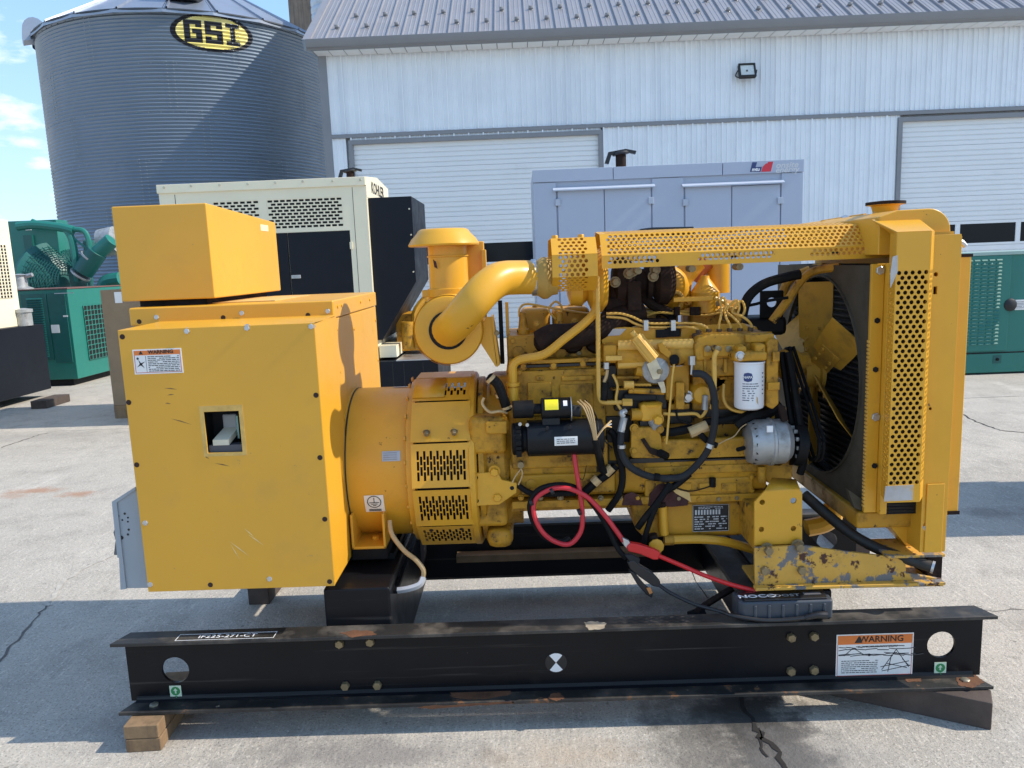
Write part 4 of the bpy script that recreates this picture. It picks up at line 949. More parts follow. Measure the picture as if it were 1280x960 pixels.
# ---------------- alternator barrel
GA=Vector((0,2.935,.806))
def gx(x): return Vector((x,GA.y,GA.z))
gn=MB().lathe(gx(-.699),(1,0,0),[(.272,0),(.287,.008),(.287,.27),(.292,.272),(.292,.285)],56).build('generator_barrel',yel,gs)
MB().lathe(gx(-.650),(1,0,0),[(.2885,0),(.2895,.003),(.2885,.006)],56,False,False).build('seal_ring',rubg,gn)
q=P(470,630,2.66)
def barrel_label(px,py,wd_,ht,mat,name,ink=True,Y=2.66):
    q=P(px,py,Y); s_=(q.z-GA.z)/.2885; th_=math.asin(max(-1,min(1,s_))); n=6; mb=MB(); vs=[]
    for i in range(n+1):
        t=th_+(i/n-.5)*ht/.288
        for a in (-wd_/2,wd_/2): vs.append((q.x+a,GA.y-.2885*math.cos(t),GA.z+.2885*math.sin(t)))
    o=mb.add(vs,[(2*i,2*i+1,2*i+3,2*i+2) for i in range(n)]).build(name,mat,gn)
    return q.x,th_,o
x_,t_,o_=barrel_label(468,630,.070,.072,whited,'ground_label')
def on_barrel(x,t,r=.2895): return Vector((x,GA.y-r*math.cos(t),GA.z+r*math.sin(t)))
mb=MB(); mb.tube([on_barrel(x_+.024*math.cos(a),t_+.03+.024*math.sin(a)/.289) for a in [k*math.pi/10 for k in range(21)]],.0014,5,1)
mb.tube([on_barrel(x_,t_+.09),on_barrel(x_,t_+.02)],.0014,5,1); 
for k,wd2 in ((0,.018),(1,.012),(2,.006)): mb.tube([on_barrel(x_-wd2,t_+.02-.022*k),on_barrel(x_+wd2,t_+.02-.022*k)],.0012,5,1)
for k in (0,1): mb.tube([on_barrel(x_-.022,t_-.085-.02*k),on_barrel(x_+.022,t_-.085-.02*k)],.0016,5,1)
mb.build('ground_symbol',black,o_)
x_,t_,o_=barrel_label(489,570,.066,.036,silv,'rating_plate')
mb=MB()
for k in range(4): mb.tube([on_barrel(x_-.028,t_+.04-.027*k),on_barrel(x_+.02,t_+.04-.027*k)],.0010,4,1)
mb.build('plate_print',greyp,o_)
x_,t_,o_=barrel_label(491,491,.055,.016,silv,'serial_plate',Y=2.75)
# mounting foot
q0=P(440,688,2.64);q1=P(483,686,2.64); fx0,fx1=q0.x,q1.x; fz=q1.z
mb=MB(); mb.box(fx0,fx1,2.64,3.2,fz,fz+.010); mb.box(fx0,fx0+.010,2.64,3.2,fz,fz+.13); mb.box(fx1-.010,fx1,2.64,3.2,fz,fz+.13); ft_=mb.build('mounting_foot',yel,gs,bev=.003)
bolt(ft_,((fx0+fx1)/2+.01,2.70,fz+.0102),.014,yel,'z',h=1.5)
MB().box(fx0,fx1,2.645,3.2,cmz+.027,fz-.0005).build('rubber_mount',blks,ft_)
# fan housing ring
FX0,FX1=-.405,-.195
fh=MB().lathe(gx(-.43),(1,0,0),[(.300,0),(.312,.004),(.312,.020),(.300,.022)],56,False,False).build('ring_flange',yel,gs)
for k in range(16):
    t=R_(-70+k*16); p=GA+Vector((0,-.305*math.cos(t),.305*math.sin(t))); 
    if math.cos(t)>-.2: bolt(fh,(-.4305,p.y,p.z),.008,yel,'-x')
MB().lathe(gx(FX0+.01),(1,0,0),[(.272,0),(.272,FX1-FX0-.02)],40).build('fan_drum',dark,fh)
MB().lathe(gx(FX1-.012),(1,0,0),[(.325,0),(.335,.006),(.335,.024),(.325,.030)],56).build('housing_rim',yel,fh)
MB().lathe(gx(FX0-.004),(1,0,0),[(.280,0),(.322,.0),(.325,.012),(.28,.014)],56,False,False).build('housing_rim',yel,fh)
def facet(th_,half,name,kind,r=.327,y0=FX0,y1=FX1):
    c=Vector((0,-math.cos(th_),math.sin(th_))); t_=Vector((0,math.sin(th_),math.cos(th_))); H_=r*math.tan(half)
    def mp_(u,v,o=0): p_=GA+c*(r+o)+t_*(v-H_); return (y0+u,p_.y,p_.z)
    mb=MB(); U=y1-y0; V=2*H_
    if kind=='blank': mb.add([mp_(0,0),mp_(U,0),mp_(U,V),mp_(0,V)],[(0,1,2,3)])
    else:
        mu=.018; mv=.022
        for a,b_,c_,d_ in ((0,U,0,mv),(0,U,V-mv,V),(0,mu,mv,V-mv),(U-mu,U,mv,V-mv)): mb.add([mp_(a,c_),mp_(b_,c_),mp_(b_,d_),mp_(a,d_)],[(0,1,2,3)])
        du=.0118; dv=.034
        # transpose so the slots stagger by column
        mb.perf(V-2*mv,U-2*mu,dv,du,lambda u,v:mp_(mu+v,mv+u),dv*.46,du*.36,True,False)
    o=mb.build(name,yel,fh,solid=.0015,flat=True)
    return mp_,U,V,o
m1,U,V,o1=facet(R_(37),R_(13.2),'blank_cover','blank',.332)
for u in (.058,.155): p=Vector(m1(u,.022,.003)); b=bolt(o1,p,.010,brass,h=1.4); b.rotation_euler=(R_(37),0,0)
facet(R_(9.6),R_(13.3),'grille_cover','grille'); facet(R_(-18.5),R_(13.3),'grille_cover','grille'); m4,U,V,o4=facet(R_(-46),R_(13),'grille_cover','grille')
facet(R_(-73),R_(13),'grille_cover','grille')
m5,U,V,o5=facet(R_(64),R_(12),'top_grille_cover','grille',.330); facet(R_(90),R_(13),'top_cover','blank',.330); facet(R_(116),R_(13),'top_cover','blank',.33)
MB().add([m5(.0,.015,.004),m5(.115,.015,.004),m5(.115,V-.005,.004),m5(0,V-.005,.004)],[(0,1,2,3)]).build('cover_plate',yel,o5,solid=.003)
for u in (.05,.16):
    p=Vector(m4(u,V-.012,.002)); MB().lathe(p,(0,-1,-.8),[(.008,0),(.008,.001)],10).build('screw_hole',MATS['screw_hole'],o4)
# flywheel housing
fw=MB().lathe(gx(-.170),(1,0,0),[(.315,0),(.315,.018),(.292,.03),(.285,.09),(.262,.115),(.262,.15)],48).build('flywheel_housing',yeld,gs)
mb=MB(); mb.pb(586,522,633,569,2.625,2.9); mb.build('starter_boss',yeld,fw,bev=.022,seg=4)
MB().pb(607,527,634,543,2.615,2.70).build('boss_rib',yeld,fw,bev=.006)
mb=MB(); mb.pb(612,470,640,500,2.80,2.95); mb.build('housing_top',yeld,fw,bev=.02)
bp=[(590,592),(622,590),(627,600),(646,604),(646,616),(624,631),(592,633)]
pl_=MB().pprism(bp,2.618,2.632).build('lift_plate',yel,fw,bev=.003)
for px,py,r in ((617,597,.016),(617,627,.016)): q=P(px,py,2.618); bolt(pl_,(q.x,2.6178,q.z),r,yel,h=1.3)
for px,py in ((595,597),(596,626),(640,610)):
    q=P(px,py,2.618); MB().lathe((q.x,2.6175,q.z),(0,-1,0),[(.0075,0),(.0075,.0006)],12).build('bolt_hole',dark,pl_)
mb=MB(); mb.pb(588,570,634,660,2.66,2.9); mb.build('housing_web',yeld,fw,bev=.02)
MB().box(-.155,-.06,2.66,3.2,.525,.60).build('housing_base',yeld,fw,bev=.03)
# ---------------- engine
BX0=P(634,500,2.72).x; BX1=P(972,500,2.72).x
z=lambda py,Y=2.72,px=800:P(px,py,Y).z
eb_=MB().box(BX0,BX1,2.735,3.14,.72,z(455)).build('engine_block',yeld,gs,bev=.012,label='dirty yellow engine block')
# side covers on block
mb=MB(); mb.pb(642,462,757,548,2.722,2.74); mb.build('side_cover',yeld,eb_,bev=.006)
for a,b_ in ((668,672),(700,735)): MB().pb(a+2,470,b_+8,476,2.712,2.724).build('cover_rib',yeld,eb_,bev=.004)
for px,py in ((652,463),(690,462),(728,460),(645,505)): q=P(px,py,2.722); bolt(eb_,(q.x,2.7215,q.z),.012,yeld,h=1.3)
mb=MB(); mb.prism([(2.735,.70),(2.665,.72),(2.655,.735),(2.655,.84),(2.70,.88),(2.735,.90)],BX0,P(958,590,2.66).x,'x'); mb.prism([(3.13,.70),(3.2,.74),(3.2,.84),(3.13,.9)],BX0,P(958,590,2.66).x,'x'); cc=mb.build('crankcase',yeld,gs,bev=.006)
MB().pb(824,548,945,578,2.652,2.68).build('access_cover',yeld,cc,bev=.012)
MB().pb(806,582,952,592,2.648,2.67).build('access_rib',yeld,cc,bev=.004)
mb=MB(); mb.pb(806,598,942,620,2.648,2.68); mb.build('access_cover',yeld,cc,bev=.008)
for px in (830,856,884,912): MB().pb(px-10,604,px+9,615,2.643,2.65).build('cast_boss',yeld,cc,bev=.006)
MB().pb(640,622,958,631,2.640,2.70).build('pan_rail',yeld,cc,bev=.003)
MB().box(BX0,BX1-.1,2.70,3.1,.655,.705).build('sump_top',yeld,cc)
pan=MB().pprism([(787,628),(963,624),(963,645),(935,667),(925,671),(806,674),(796,664)],2.665,3.12).build('oil_pan',yeld,gs,bev=.02,seg=3)
# engine information plate
a=P(866,647,2.662);b_=P(911,645,2.662); zt=P(888,631,2.662).z; zb_=P(888,664,2.662).z
ip=MB().box(a.x,b_.x,2.662,2.666,zb_,zt).build('information_plate',black,pan)
mb=MB(); e=.0012
for q in ((a.x,b_.x,zt-e,zt),(a.x,b_.x,zb_,zb_+e),(a.x,a.x+e,zb_,zt),(b_.x-e,b_.x,zb_,zt)): mb.box(q[0],q[1],2.6612,2.662,q[2],q[3])
lines(mb,a.x+.02,b_.x-.02,zt-.016,zt-.005,2.6616,2,.4,3)
for i in range(9): mb.box(a.x+.008+i*.0105,a.x+.014+i*.0105,2.6612,2.662,zt-.036,zt-.018)
lines(mb,a.x+.006,b_.x-.006,zb_+.006,zt-.040,2.6616,6,.45,9,1.5); mb.build('plate_print',M('plate_ink',(.5,.5,.5),.5),ip)
# red-brown primer patches with peeling paint
MB().pprism([(810,633),(812,618),(822,606),(830,604),(838,610),(850,617),(862,622),(860,632),(840,634)],2.638,2.645).build('primer_patch',redb,cc,bev=.003)
MB().pprism([(777,632),(780,619),(790,615),(800,620),(804,632)],2.638,2.645).build('primer_patch',redb,cc,bev=.003)
MB().pprism([(836,608),(850,613),(862,616),(864,628),(858,624),(845,617)],2.636,2.639).build('peeling_paint',M('peel_paint',(.60,.40,.15),.6,0,.2,20),cc)
# cylinder head, valve covers
zh0,zh1=z(455),z(417,2.8,700)
hd=MB().box(BX0+.005,BX1-.05,2.79,3.12,zh0,zh1).build('cylinder_head',yeld,gs,bev=.01)
for k in range(6):
    px=648+k*52; q=P(px,440,2.79); MB().lathe((q.x,2.79,q.z),(0,-1,0),[(.022,0),(.022,.012),(.014,.014)],16).build('port_boss',yeld,hd)
for (x0,y0,x1,y1) in ((651,386,688,419),(692,384,738,418),(800,384,849,416),(862,378,930,412)):
    v_=MB().pb(x0,y0,x1,y1,2.90,3.08).build('valve_cover',yeld,gs,bev=.022,seg=3)
    q=P((x0+x1)/2,y0,2.98); bolt(v_,(q.x,2.98,q.z+.0),.014,yeld,'z',h=1.4)
for k,px in enumerate((654,700)): 
    q=P(px,415,2.84); MB().lathe((q.x,2.84,q.z-.02),(0,0,1),[(.024,0),(.024,.03),(.018,.035),(.012,.09),(.006,.095)],12).build('injector',yeld,hd)
MB().tube([P(649,396,2.84),P(650,385,2.84),P(660,380,2.84),P(690,385,2.84),P(735,392,2.86),P(800,398,2.86)],.0042,6).build('fuel_line',yelt,gs)
MB().tube([P(698,402,2.84),P(686,388,2.84),P(694,377,2.84),P(702,384,2.84),P(700,400,2.84)],.0042,6).build('fuel_line',yelt,gs)
MB().tube([P(800,392,2.86),P(840,390,2.86),P(885,389,2.86),P(920,386,2.88)],.006,6).build('fuel_line',yelt,gs)
MB().tube([P(801,398,2.84),P(820,391,2.84),P(845,392,2.84),P(880,394,2.84),P(905,390,2.84)],.0045,6).build('fuel_line',yelt,gs)
for px in (846,866,872): 
    q=P(px,394,2.835); MB().cyl(q,q+Vector((0,0,.03)),.012,n=8).build('line_clip',rust,hd)
MB().tube([P(836,425,2.80),P(838,405,2.82),P(842,390,2.88)],.016,8).build('breather_hose',rub,gs)
MB().tube([P(834,376,2.86),P(838,367,2.86),P(848,366,2.86),P(853,374,2.86),P(850,385,2.88)],.008,8).build('oil_line',yelt,gs)
# bracket plate running behind the fuel lines
bk2=MB().pprism([(752,424),(756,411),(780,409),(830,410),(835,420),(850,420),(853,408),(930,404),(945,417),(940,424),(860,430),(820,432),(754,438)],2.745,2.755).build('manifold_bracket',yel,gs,bev=.002)
MB().pprism([(757,411),(783,411),(775,419),(760,420)],2.742,2.7445).build('bare_patch',M('bare_white',(.55,.52,.48),.7,0,.2,20),bk2)
# exhaust manifold and turbocharger
ex=MB().tube([P(676,428,2.76),P(690,421,2.75),P(715,420,2.75),P(742,413,2.76),P(770,400,2.80),P(800,388,2.84)],.046,12).build('exhaust_manifold',rust,gs)
for px in (682,716,746): q=P(px,425,2.77); MB().cyl(q,Vector((q.x,2.84,q.z-.02)),.042,.05,12).build('manifold_port',rust,ex)
MB().pb(756,372,798,402,2.80,2.92).build('manifold_pad',rust,ex,bev=.008)
MB().pb(762,400,836,407,2.79,2.86).build('manifold_flange',rust,ex,bev=.004)
tc_=P(790,352,2.86)
tb_=MB().lathe(P(765,353,2.86),(1,0,0),[(.05,0),(.085,.012),(.09,.04),(.075,.07),(.045,.08),(.045,.12),(.07,.125),(.07,.140),(.055,.15),(.085,.165),(.09,.20),(.06,.225)],24).build('turbocharger',rust,gs)
MB().tube([P(770,352,2.86),P(772,372,2.85),P(778,388,2.85)],.045,12).build('turbo_inlet_neck',rust,tb_)
MB().tube([P(800,365,2.86),P(815,380,2.86),P(838,392,2.86)],.02,8).build('oil_drain',rust,tb_)
MB().box(P(783,350,2.80).x,P(800,350,2.80).x,2.77,2.80,P(790,388,2.8).z,P(790,352,2.8).z).build('turbo_bracket',rust,tb_,bev=.004)
for px,py in ((781,346),(791,346),(818,344),(765,358),(812,350)): q=P(px,py,2.76); bolt(tb_,(q.x,2.765,q.z),.015,brass,h=1.3)
MB().tube([P(830,345,2.9),P(842,352,2.9),P(846,366,2.92),P(846,380,2.95)],.05,12).build('exhaust_elbow',yel,gs)
MB().tube([P(848,372,2.93),P(852,350,2.93),P(860,338,2.93),P(870,326,2.93)],.042,12).build('exhaust_elbow',yel,gs)
MB().tube([P(866,350,2.96),P(874,338,2.96),P(884,328,2.96)],.03,10).build('red_hose',M('orange_hose',(.42,.12,.04),.6),gs)
MB().tube([P(897,366,2.98),P(897,345,2.98),P(897,326,2.98)],.045,14).build('water_outlet',yel,gs)
MB().lathe(P(881,390,2.9),(0,0,1),[(.052,0),(.054,.075),(.05,.08),(.018,.125),(.016,.135)],20).build('thermostat_housing',yel,gs)
MB().pb(842,371,892,377,2.80,2.83).build('lifting_strap',yel,gs,bev=.003)
MB().tube([P(893,372,2.80),P(905,378,2.80),P(915,388,2.80),P(925,400,2.80)],.007,6).build('fuel_line',yelt,gs)
# injection pump with nuts and high-pressure lines
ip_=MB().pprism([(868,432),(872,422),(890,417),(960,416),(972,424),(974,443),(870,452)],2.63,2.80).build('injection_pump',yeld,gs,bev=.010)
MB().pb(866,446,974,470,2.64,2.80).build('pump_body',yeld,ip_,bev=.008)
MB().pb(866,468,972,512,2.69,2.80).build('pump_base',yeld,ip_,bev=.01)
MB().pb(880,431,930,446,2.62,2.64).build('pump_gallery',yeld,ip_,bev=.006)
for px in (876,888,898,910,924,938): q=P(px,448,2.64); bolt(ip_,(q.x,2.6395,q.z),.010,brass,h=1.2)
lins=[[(873,418),(872,412),(862,409),(845,409),(812,409),(795,405),(780,398),(758,396)],[(886,417),(885,411),(873,405),(845,404),(810,404),(790,396),(775,392),(758,392)],
 [(899,417),(899,405),(901,395),(902,384),(900,376),(904,372),(908,380),(905,388)],[(912,416),(913,408),(908,398),(905,388)],[(925,416),(926,408),(918,398),(908,388),(920,375),(924,384),(922,392)],[(938,415),(939,406),(930,397),(915,390),(926,376),(931,385),(928,394),(920,392)]]
for i,l in enumerate(lins):
    px,py=l[0]; q=P(px,py,2.70)
    mb=MB(); mb.cyl(q-Vector((0,0,.03)),q+Vector((0,0,.003)),.023,n=8); mb.cyl(q,q+Vector((0,0,.016)),.010,n=8); mb.build('line_nut',M('rusty_nut',(.09,.05,.025),.7,0,.3,30),ip_)
    MB().tube([P(a,b_,2.70 if k<3 else 2.74) for k,(a,b_) in enumerate(l)],.0046,7).build('injector_line',yelt,gs)
for px in (807,841): q=P(px,406.5,2.735); MB().box(q.x-.008,q.x+.008,2.722,2.750,q.z-.018,q.z+.018).build('line_clamp',galv,gs)
# governor cluster
gv_=MB().cyl(P(770,446,2.69),P(865,442,2.69),.042,n=18).build('governor_housing',yeld,gs,bev=.004)
MB().cyl(P(772,432,2.67),P(866,430,2.67),.020,n=14).build('governor_tube',yelt,gv_)
MB().cyl(P(772,455,2.67),P(815,453,2.67),.018,n=14).build('governor_tube',yelt,gv_)
MB().pb(754,431,772,454,2.66,2.75).build('governor_end',yeld,gv_,bev=.008)
MB().pb(757,445,778,451,2.64,2.67).build('governor_pin',yelt,gv_,bev=.002)
MB().pb(832,432,862,500,2.68,2.80).build('governor_cover',yeld,gv_,bev=.006)
MB().pb(838,436,853,458,2.675,2.680).build('data_label',silv,gv_)
mb=MB(); q=P(845,447,2.675); lines(mb,q.x-.018,q.x+.018,q.z-.026,q.z+.026,2.6748,6,.4,8); mb.build('label_print',M('label_blue',(.10,.14,.28),.5),gv_)
dq=P(820,463,2.645); MB().lathe((dq.x,2.66,dq.z),(0,-1,0),[(.047,0),(.047,.010),(.044,.012)],24).build('silver_disc',alu,gv_)
a=P(794,420,2.62); b_=P(818,450,2.62); d=(b_-a); mb=MB(); mb.lathe(a,d,[(.009,-.02),(.010,-.02),(.010,0),(.021,.001),(.021,d.length*.95)],14); th_=mb.build('shutoff_solenoid',yelt,gv_)
for k in range(6):
    an=k*math.pi/3; u=d.normalized().orthogonal().normalized(); v=d.normalized().cross(u); o=(u*math.cos(an)+v*math.sin(an))*.0215; MB().cyl(a+o+d*.06,b_+o-d*.04,.0035,n=5).build('solenoid_rib',yelt,th_)
MB().pprism([(808,455),(820,448),(828,464),(824,474),(816,475)],2.618,2.63).build('solenoid_clevis',zinc,gv_,bev=.002)
q=P(821,468,2.618); bolt(gv_,(q.x,2.6175,q.z),.010,brass)
sp=[P(782+ i*.9,481+ (1.6 if i%2 else -1.6),2.63) for i in range(36)]
MB().tube(sp,.0018,5,2).build('spring',yelt,gv_); MB().cyl(P(780,481,2.63),P(792,481,2.63),.014,n=12).build('spring_seat',yelt,gv_)
MB().cyl(P(786,488,2.64),P(830,490,2.64),.010,n=10).build('control_rod',yeld,gv_)
MB().pprism([(822,478),(830,477),(832,486),(832,491),(827,491),(826,486)],2.622,2.628).build('rod_end',zinc,gv_)
MB().pb(780,492,822,502,2.66,2.74).build('grease_ledge',rubg,gv_,bev=.01)
MB().pprism([(822,430),(828,428),(840,443),(836,448),(825,440)],2.63,2.645).build('throttle_arm',yeld,gv_,bev=.003)
MB().cyl(P(843,449,2.62),P(843,452,2.66),.017,n=12).build('rod_boot',rub,gv_)
MB().tube([P(843,452,2.625),P(840,475,2.625),P(838,500,2.622),P(833,555,2.618)],.004,6).build('throttle_link',yelt,gv_)
MB().cyl(P(795,462,2.67),P(806,464,2.67),.022,n=12).build('governor_knob',yeld,gv_)
q=P(855,502,2.67); bolt(gv_,(q.x,2.672,q.z),.016,galv,h=1.3)
MB().pb(845,478,856,512,2.655,2.69).build('linkage_stop',yeld,gv_,bev=.004)
# water/oil fitting and pump plate
pf=MB().pb(801,505,828,527,2.64,2.74).build('fuel_transfer_pump',yel,gs,bev=.010,seg=3)
MB().lathe(P(814,507,2.67),(0,0,1),[(.038,0),(.040,.008),(.03,.014)],16).build('pump_cap',yel,pf)
MB().cyl(P(816,527,2.655),P(821,533,2.63),.018,n=14).build('pump_outlet',alu,pf); q=P(821,533,2.63); bolt(pf,(q.x,2.628,q.z),.018,yel,h=1.5)
MB().cyl(P(789,518,2.66),P(802,518,2.66),.022,n=12).build('pump_inlet',yeld,pf)
MB().tube([P(829,517,2.66),P(845,518,2.66),P(868,517,2.66),P(876,521,2.66),P(882,514,2.66),P(883,505,2.66)],.006,8).build('fuel_pipe',yelt,gs)
MB().cyl(P(882,494,2.655),P(881,512,2.655),.011,n=8).build('pipe_fitting',alu,pf)
MB().lathe((P(876,492,2.70).x,2.72,P(876,492,2.7).z),(0,-1,0),[(.05,0),(.045,.02),(.03,.05),(.018,.055)],18).build('primer_boss',yel,pf)
MB().lathe((P(893,460,2.70).x,2.72,P(893,470,2.7).z),(0,-1,0),[(.04,0),(.04,.03)],18).build('primer_boss',yeld,pf)
pp=MB().pprism([(789,538),(793,535),(822,534),(827,548),(828,569),(824,573),(791,573),(788,570)],2.635,2.66).build('pump_drive_plate',yeld,gs,bev=.004)
for px,py in ((792,541),(820,540),(792,569)): q=P(px,py,2.635); bolt(pp,(q.x,2.6345,q.z),.012,yeld)
MB().pprism([(801,550),(806,548),(814,560),(832,566),(834,572),(828,573),(812,567)],2.618,2.63).build('control_lever',rust,pp,bev=.002)
MB().cyl(P(825,566,2.60),P(833,570,2.62),.014,n=10).build('lever_boot',rub,pp)
MB().tube([P(897,438,2.60),P(893,447,2.60),P(893,470,2.60),P(892,498,2.61),P(890,510,2.63)],.0085,8).build('fuel_pipe',yelt,gs)
# fuel filter
fq0=P(938.5,452,2.58); fq1=P(938.5,512,2.58); L_=fq0.z-fq1.z
fx=(fq0.x+fq1.x)/2
ff=MB().lathe((fx,2.60,fq1.z),(0,0,1),[(.036,0),(.047,.006),(.0495,.014),(.0495,L_-.008),(.0515,L_-.006),(.0515,L_)],32).build('fuel_filter',M('filter_white',(.74,.75,.77),.35,0,.04,6),gs)
MB().pb(918,440,960,452,2.555,2.66).build('filter_head',yeld,ff,bev=.010)
MB().pb(922,433,934,445,2.57,2.64).build('filter_port',yeld,ff,bev=.008); MB().pb(944,430,958,444,2.57,2.66).build('filter_port',yeld,ff,bev=.01)
q=P(921,449,2.555); bolt(ff,(q.x,2.553,q.z),.012,galv)
def onf(dx,zz,r=.0502): a=dx/.0495; return Vector((fx+r*math.sin(a),2.60-r*math.cos(a),zz))
zc=fq1.z+L_*.70
pts=[]; hexs=[(-.016,0),(-.012,.013),(.0,.016),(.012,.013),(.016,0),(.012,-.013),(0,-.016),(-.012,-.013)]
mb=MB(); mb.add([onf(-.018,zc,.0503)]+[onf(-.018+a,zc+b_,.0503) for a,b_ in hexs],[(0,1+k,1+(k+1)%8) for k in range(8)]); mb.build('filter_emblem',blue,ff)
text('NAPA',.0115,onf(-.018,zc,.0512),M('filter_white',(0,0,0)),ff,rot=(90,0,-20),ext=.0002,xs=1,off=.0003)
mb=MB(); rd=random.Random(5)
for k in range(8):
    zz=zc-.024-k*.008; u=-.036
    while u<.012-k*.002: 
        l=rd.uniform(.004,.012); mb.add([onf(u,zz),onf(u+l,zz),onf(u+l,zz+.003),onf(u,zz+.003)],[(0,1,2,3)]); u+=l+rd.uniform(.001,.01 if k>2 else .002)
for k in range(6): mb.add([onf(.034,zc+.01-k*.014),onf(.042,zc+.01-k*.014),onf(.042,zc+.014-k*.014),onf(.034,zc+.014-k*.014)],[(0,1,2,3)])
mb.build('filter_print',M('filter_ink',(.10,.11,.16),.5),ff)
MB().add([onf(.012,fq1.z+.03,.0504),onf(.018,fq1.z+.02,.0504),onf(.016,fq1.z+.045,.0504),onf(.011,fq1.z+.05,.0504)],[(0,1,2,3)]).build('filter_tear',tan,ff)
# front timing cover
tc2=MB().pprism([(958,430),(963,423),(973,424),(974,505),(966,512),(958,508)],2.60,3.1).build('timing_cover',yeld,gs,bev=.006)
MB().pb(966,440,975,452,2.59,2.61).build('cover_lug',yeld,tc2,bev=.003); MB().pb(960,478,975,488,2.59,2.61).build('cover_lug',yeld,tc2,bev=.003)
MB().pb(955,620,976,650,2.68,3.1).build('front_lower_cover',yeld,gs,bev=.01)
MB().pb(962,512,985,600,2.75,3.1).build('front_gear_case',blks,gs,bev=.02)
# alternator
aq=P(936,553,2.62); al=MB().lathe(P(932,553,2.64),(1,0,0),[(.045,0),(.070,.006),(.076,.02),(.080,.03),(.080,.075),(.084,.078),(.084,.086),(.080,.09),(.078,.13),(.062,.15)],32).build('charging_alternator',alu,gs)
for k in range(8):
    t=R_(-60+k*22); c=P(938,553,2.64); p=c+Vector((.004,-.0715*math.cos(t),.0715*math.sin(t))); MB().box(p.x-.004,p.x+.010,p.y-.004,p.y+.004,p.z-.006,p.z+.006).build('vent_slot',dark,al)
q=P(963,537,2.555); MB().box(q.x-.010,q.x+.010,2.558,2.566,q.z-.010,q.z+.012).build('label',white,al)
MB().cyl(P(930,560,2.62),P(922,562,2.60),.008,n=8).build('terminal',rub,al)
MB().cyl(P(990,555,2.66),P(1002,556,2.66),.075,n=28).build('alternator_pulley',blks,al)
for k in range(12):
    t=k*math.pi/6; c=P(988,555,2.66); MB().box(c.x,c.x+.012,c.y+.06*math.cos(t)-.006,c.y+.06*math.cos(t)+.006,c.z+.06*math.sin(t)-.006,c.z+.06*math.sin(t)+.006).build('pulley_fin',alu,al)
MB().pprism([(972,505),(982,508),(986,525),(978,528)],2.60,2.62).build('adjuster_arm',rust,al,bev=.004)
MB().pprism([(946,580),(975,582),(992,570),(990,600),(960,604)],2.66,2.70).build('alternator_bracket',yeld,al,bev=.004)
MB().cyl(P(952,583,2.63),P(952,602,2.63),.014,n=12).build('bracket_strut',yeld,al)
# belts
FC=P(1012,466,2.93); FXc=FC.x
for k in range(2):
    x=FXc-.085+k*.016; c1=Vector((x,2.93,P(1000,455,2.93).z)); c2=Vector((x,2.66,P(990,555,2.66).z)); pts=[]; r1,r2=.062,.060
    dv_=(c2-c1); an=math.atan2(dv_.z,dv_.y)
    for i in range(9): t=an+math.pi/2+math.pi*i/8; pts.append(c1+Vector((0,math.cos(t),math.sin(t)))*r1)
    for i in range(9): t=an-math.pi/2+math.pi*i/8; pts.append(c2+Vector((0,math.cos(t),math.sin(t)))*r2)
    pts.append(pts[0]); MB().tube(pts,.0065,6,3).build('fan_belt',rub,gs)
c1=Vector((FXc-.11,2.93,P(1000,455,2.93).z)); MB().lathe(c1,(1,0,0),[(.04,-.02),(.058,0),(.056,.06),(.045,.065),(.045,.1)],28).build('fan_pulley',yeld,gs)
# fan
fn=MB().lathe(Vector((FXc-.03,FC.y,FC.z)),(1,0,0),[(.055,0),(.055,.05),(.075,.052),(.075,.066),(.03,.07)],24).build('cooling_fan',M('fan_yellow',(.47,.25,.03),.5,0,.12,6,dirt=((.09,.06,.025),.49,7,.75),spec=.3),gs)
for k in range(6):
    t=R_(92-60*k); u=Vector((0,-math.cos(t)*0-0,0)); rad=Vector((0,-math.cos(t),math.sin(t))); tan_=Vector((0,math.sin(t),math.cos(t)))
    def bp_(r,s_,w_): # s_ -1..1 across; twist
        pit=R_(-38); return FC+Vector((.02,0,0))+rad*r+tan_*(s_*w_*math.cos(pit))+Vector((1,0,0))*(s_*w_*math.sin(pit))
    vs=[];fs=[]; st=[(.05,.03),(.12,.036),(.135,.066),(.24,.070),(.345,.072)]
    for r,w_ in st:
        for s_ in (-1,-.33,.33,1): vs.append(bp_(r,s_,w_))
    for i in range(len(st)-1):
        for j in range(3): fs.append((i*4+j,i*4+j+1,(i+1)*4+j+1,(i+1)*4+j))
    b=MB().add(vs,fs).build('fan_blade',MATS['fan_yellow'],fn,solid=.003,flat=True)
    MB().add([bp_(r,s_,.04)+Vector((-.004,0,0)) for r,s_ in ((.05,-1),(.05,1),(.185,1),(.185,-1))],[(0,1,2,3)]).build('root_plate',MATS['fan_yellow'],fn,solid=.004,flat=True)
    for r,s_ in ((.09,-.5),(.09,.5),(.13,-.5),(.13,.5),(.17,-.5),(.17,.5)): MB().lathe(bp_(r,s_,.05)+Vector((-.005,0,0)),(-1,0,0),[(.007,0),(.007,.008)],8).build('rivet',MATS['fan_yellow'],fn)
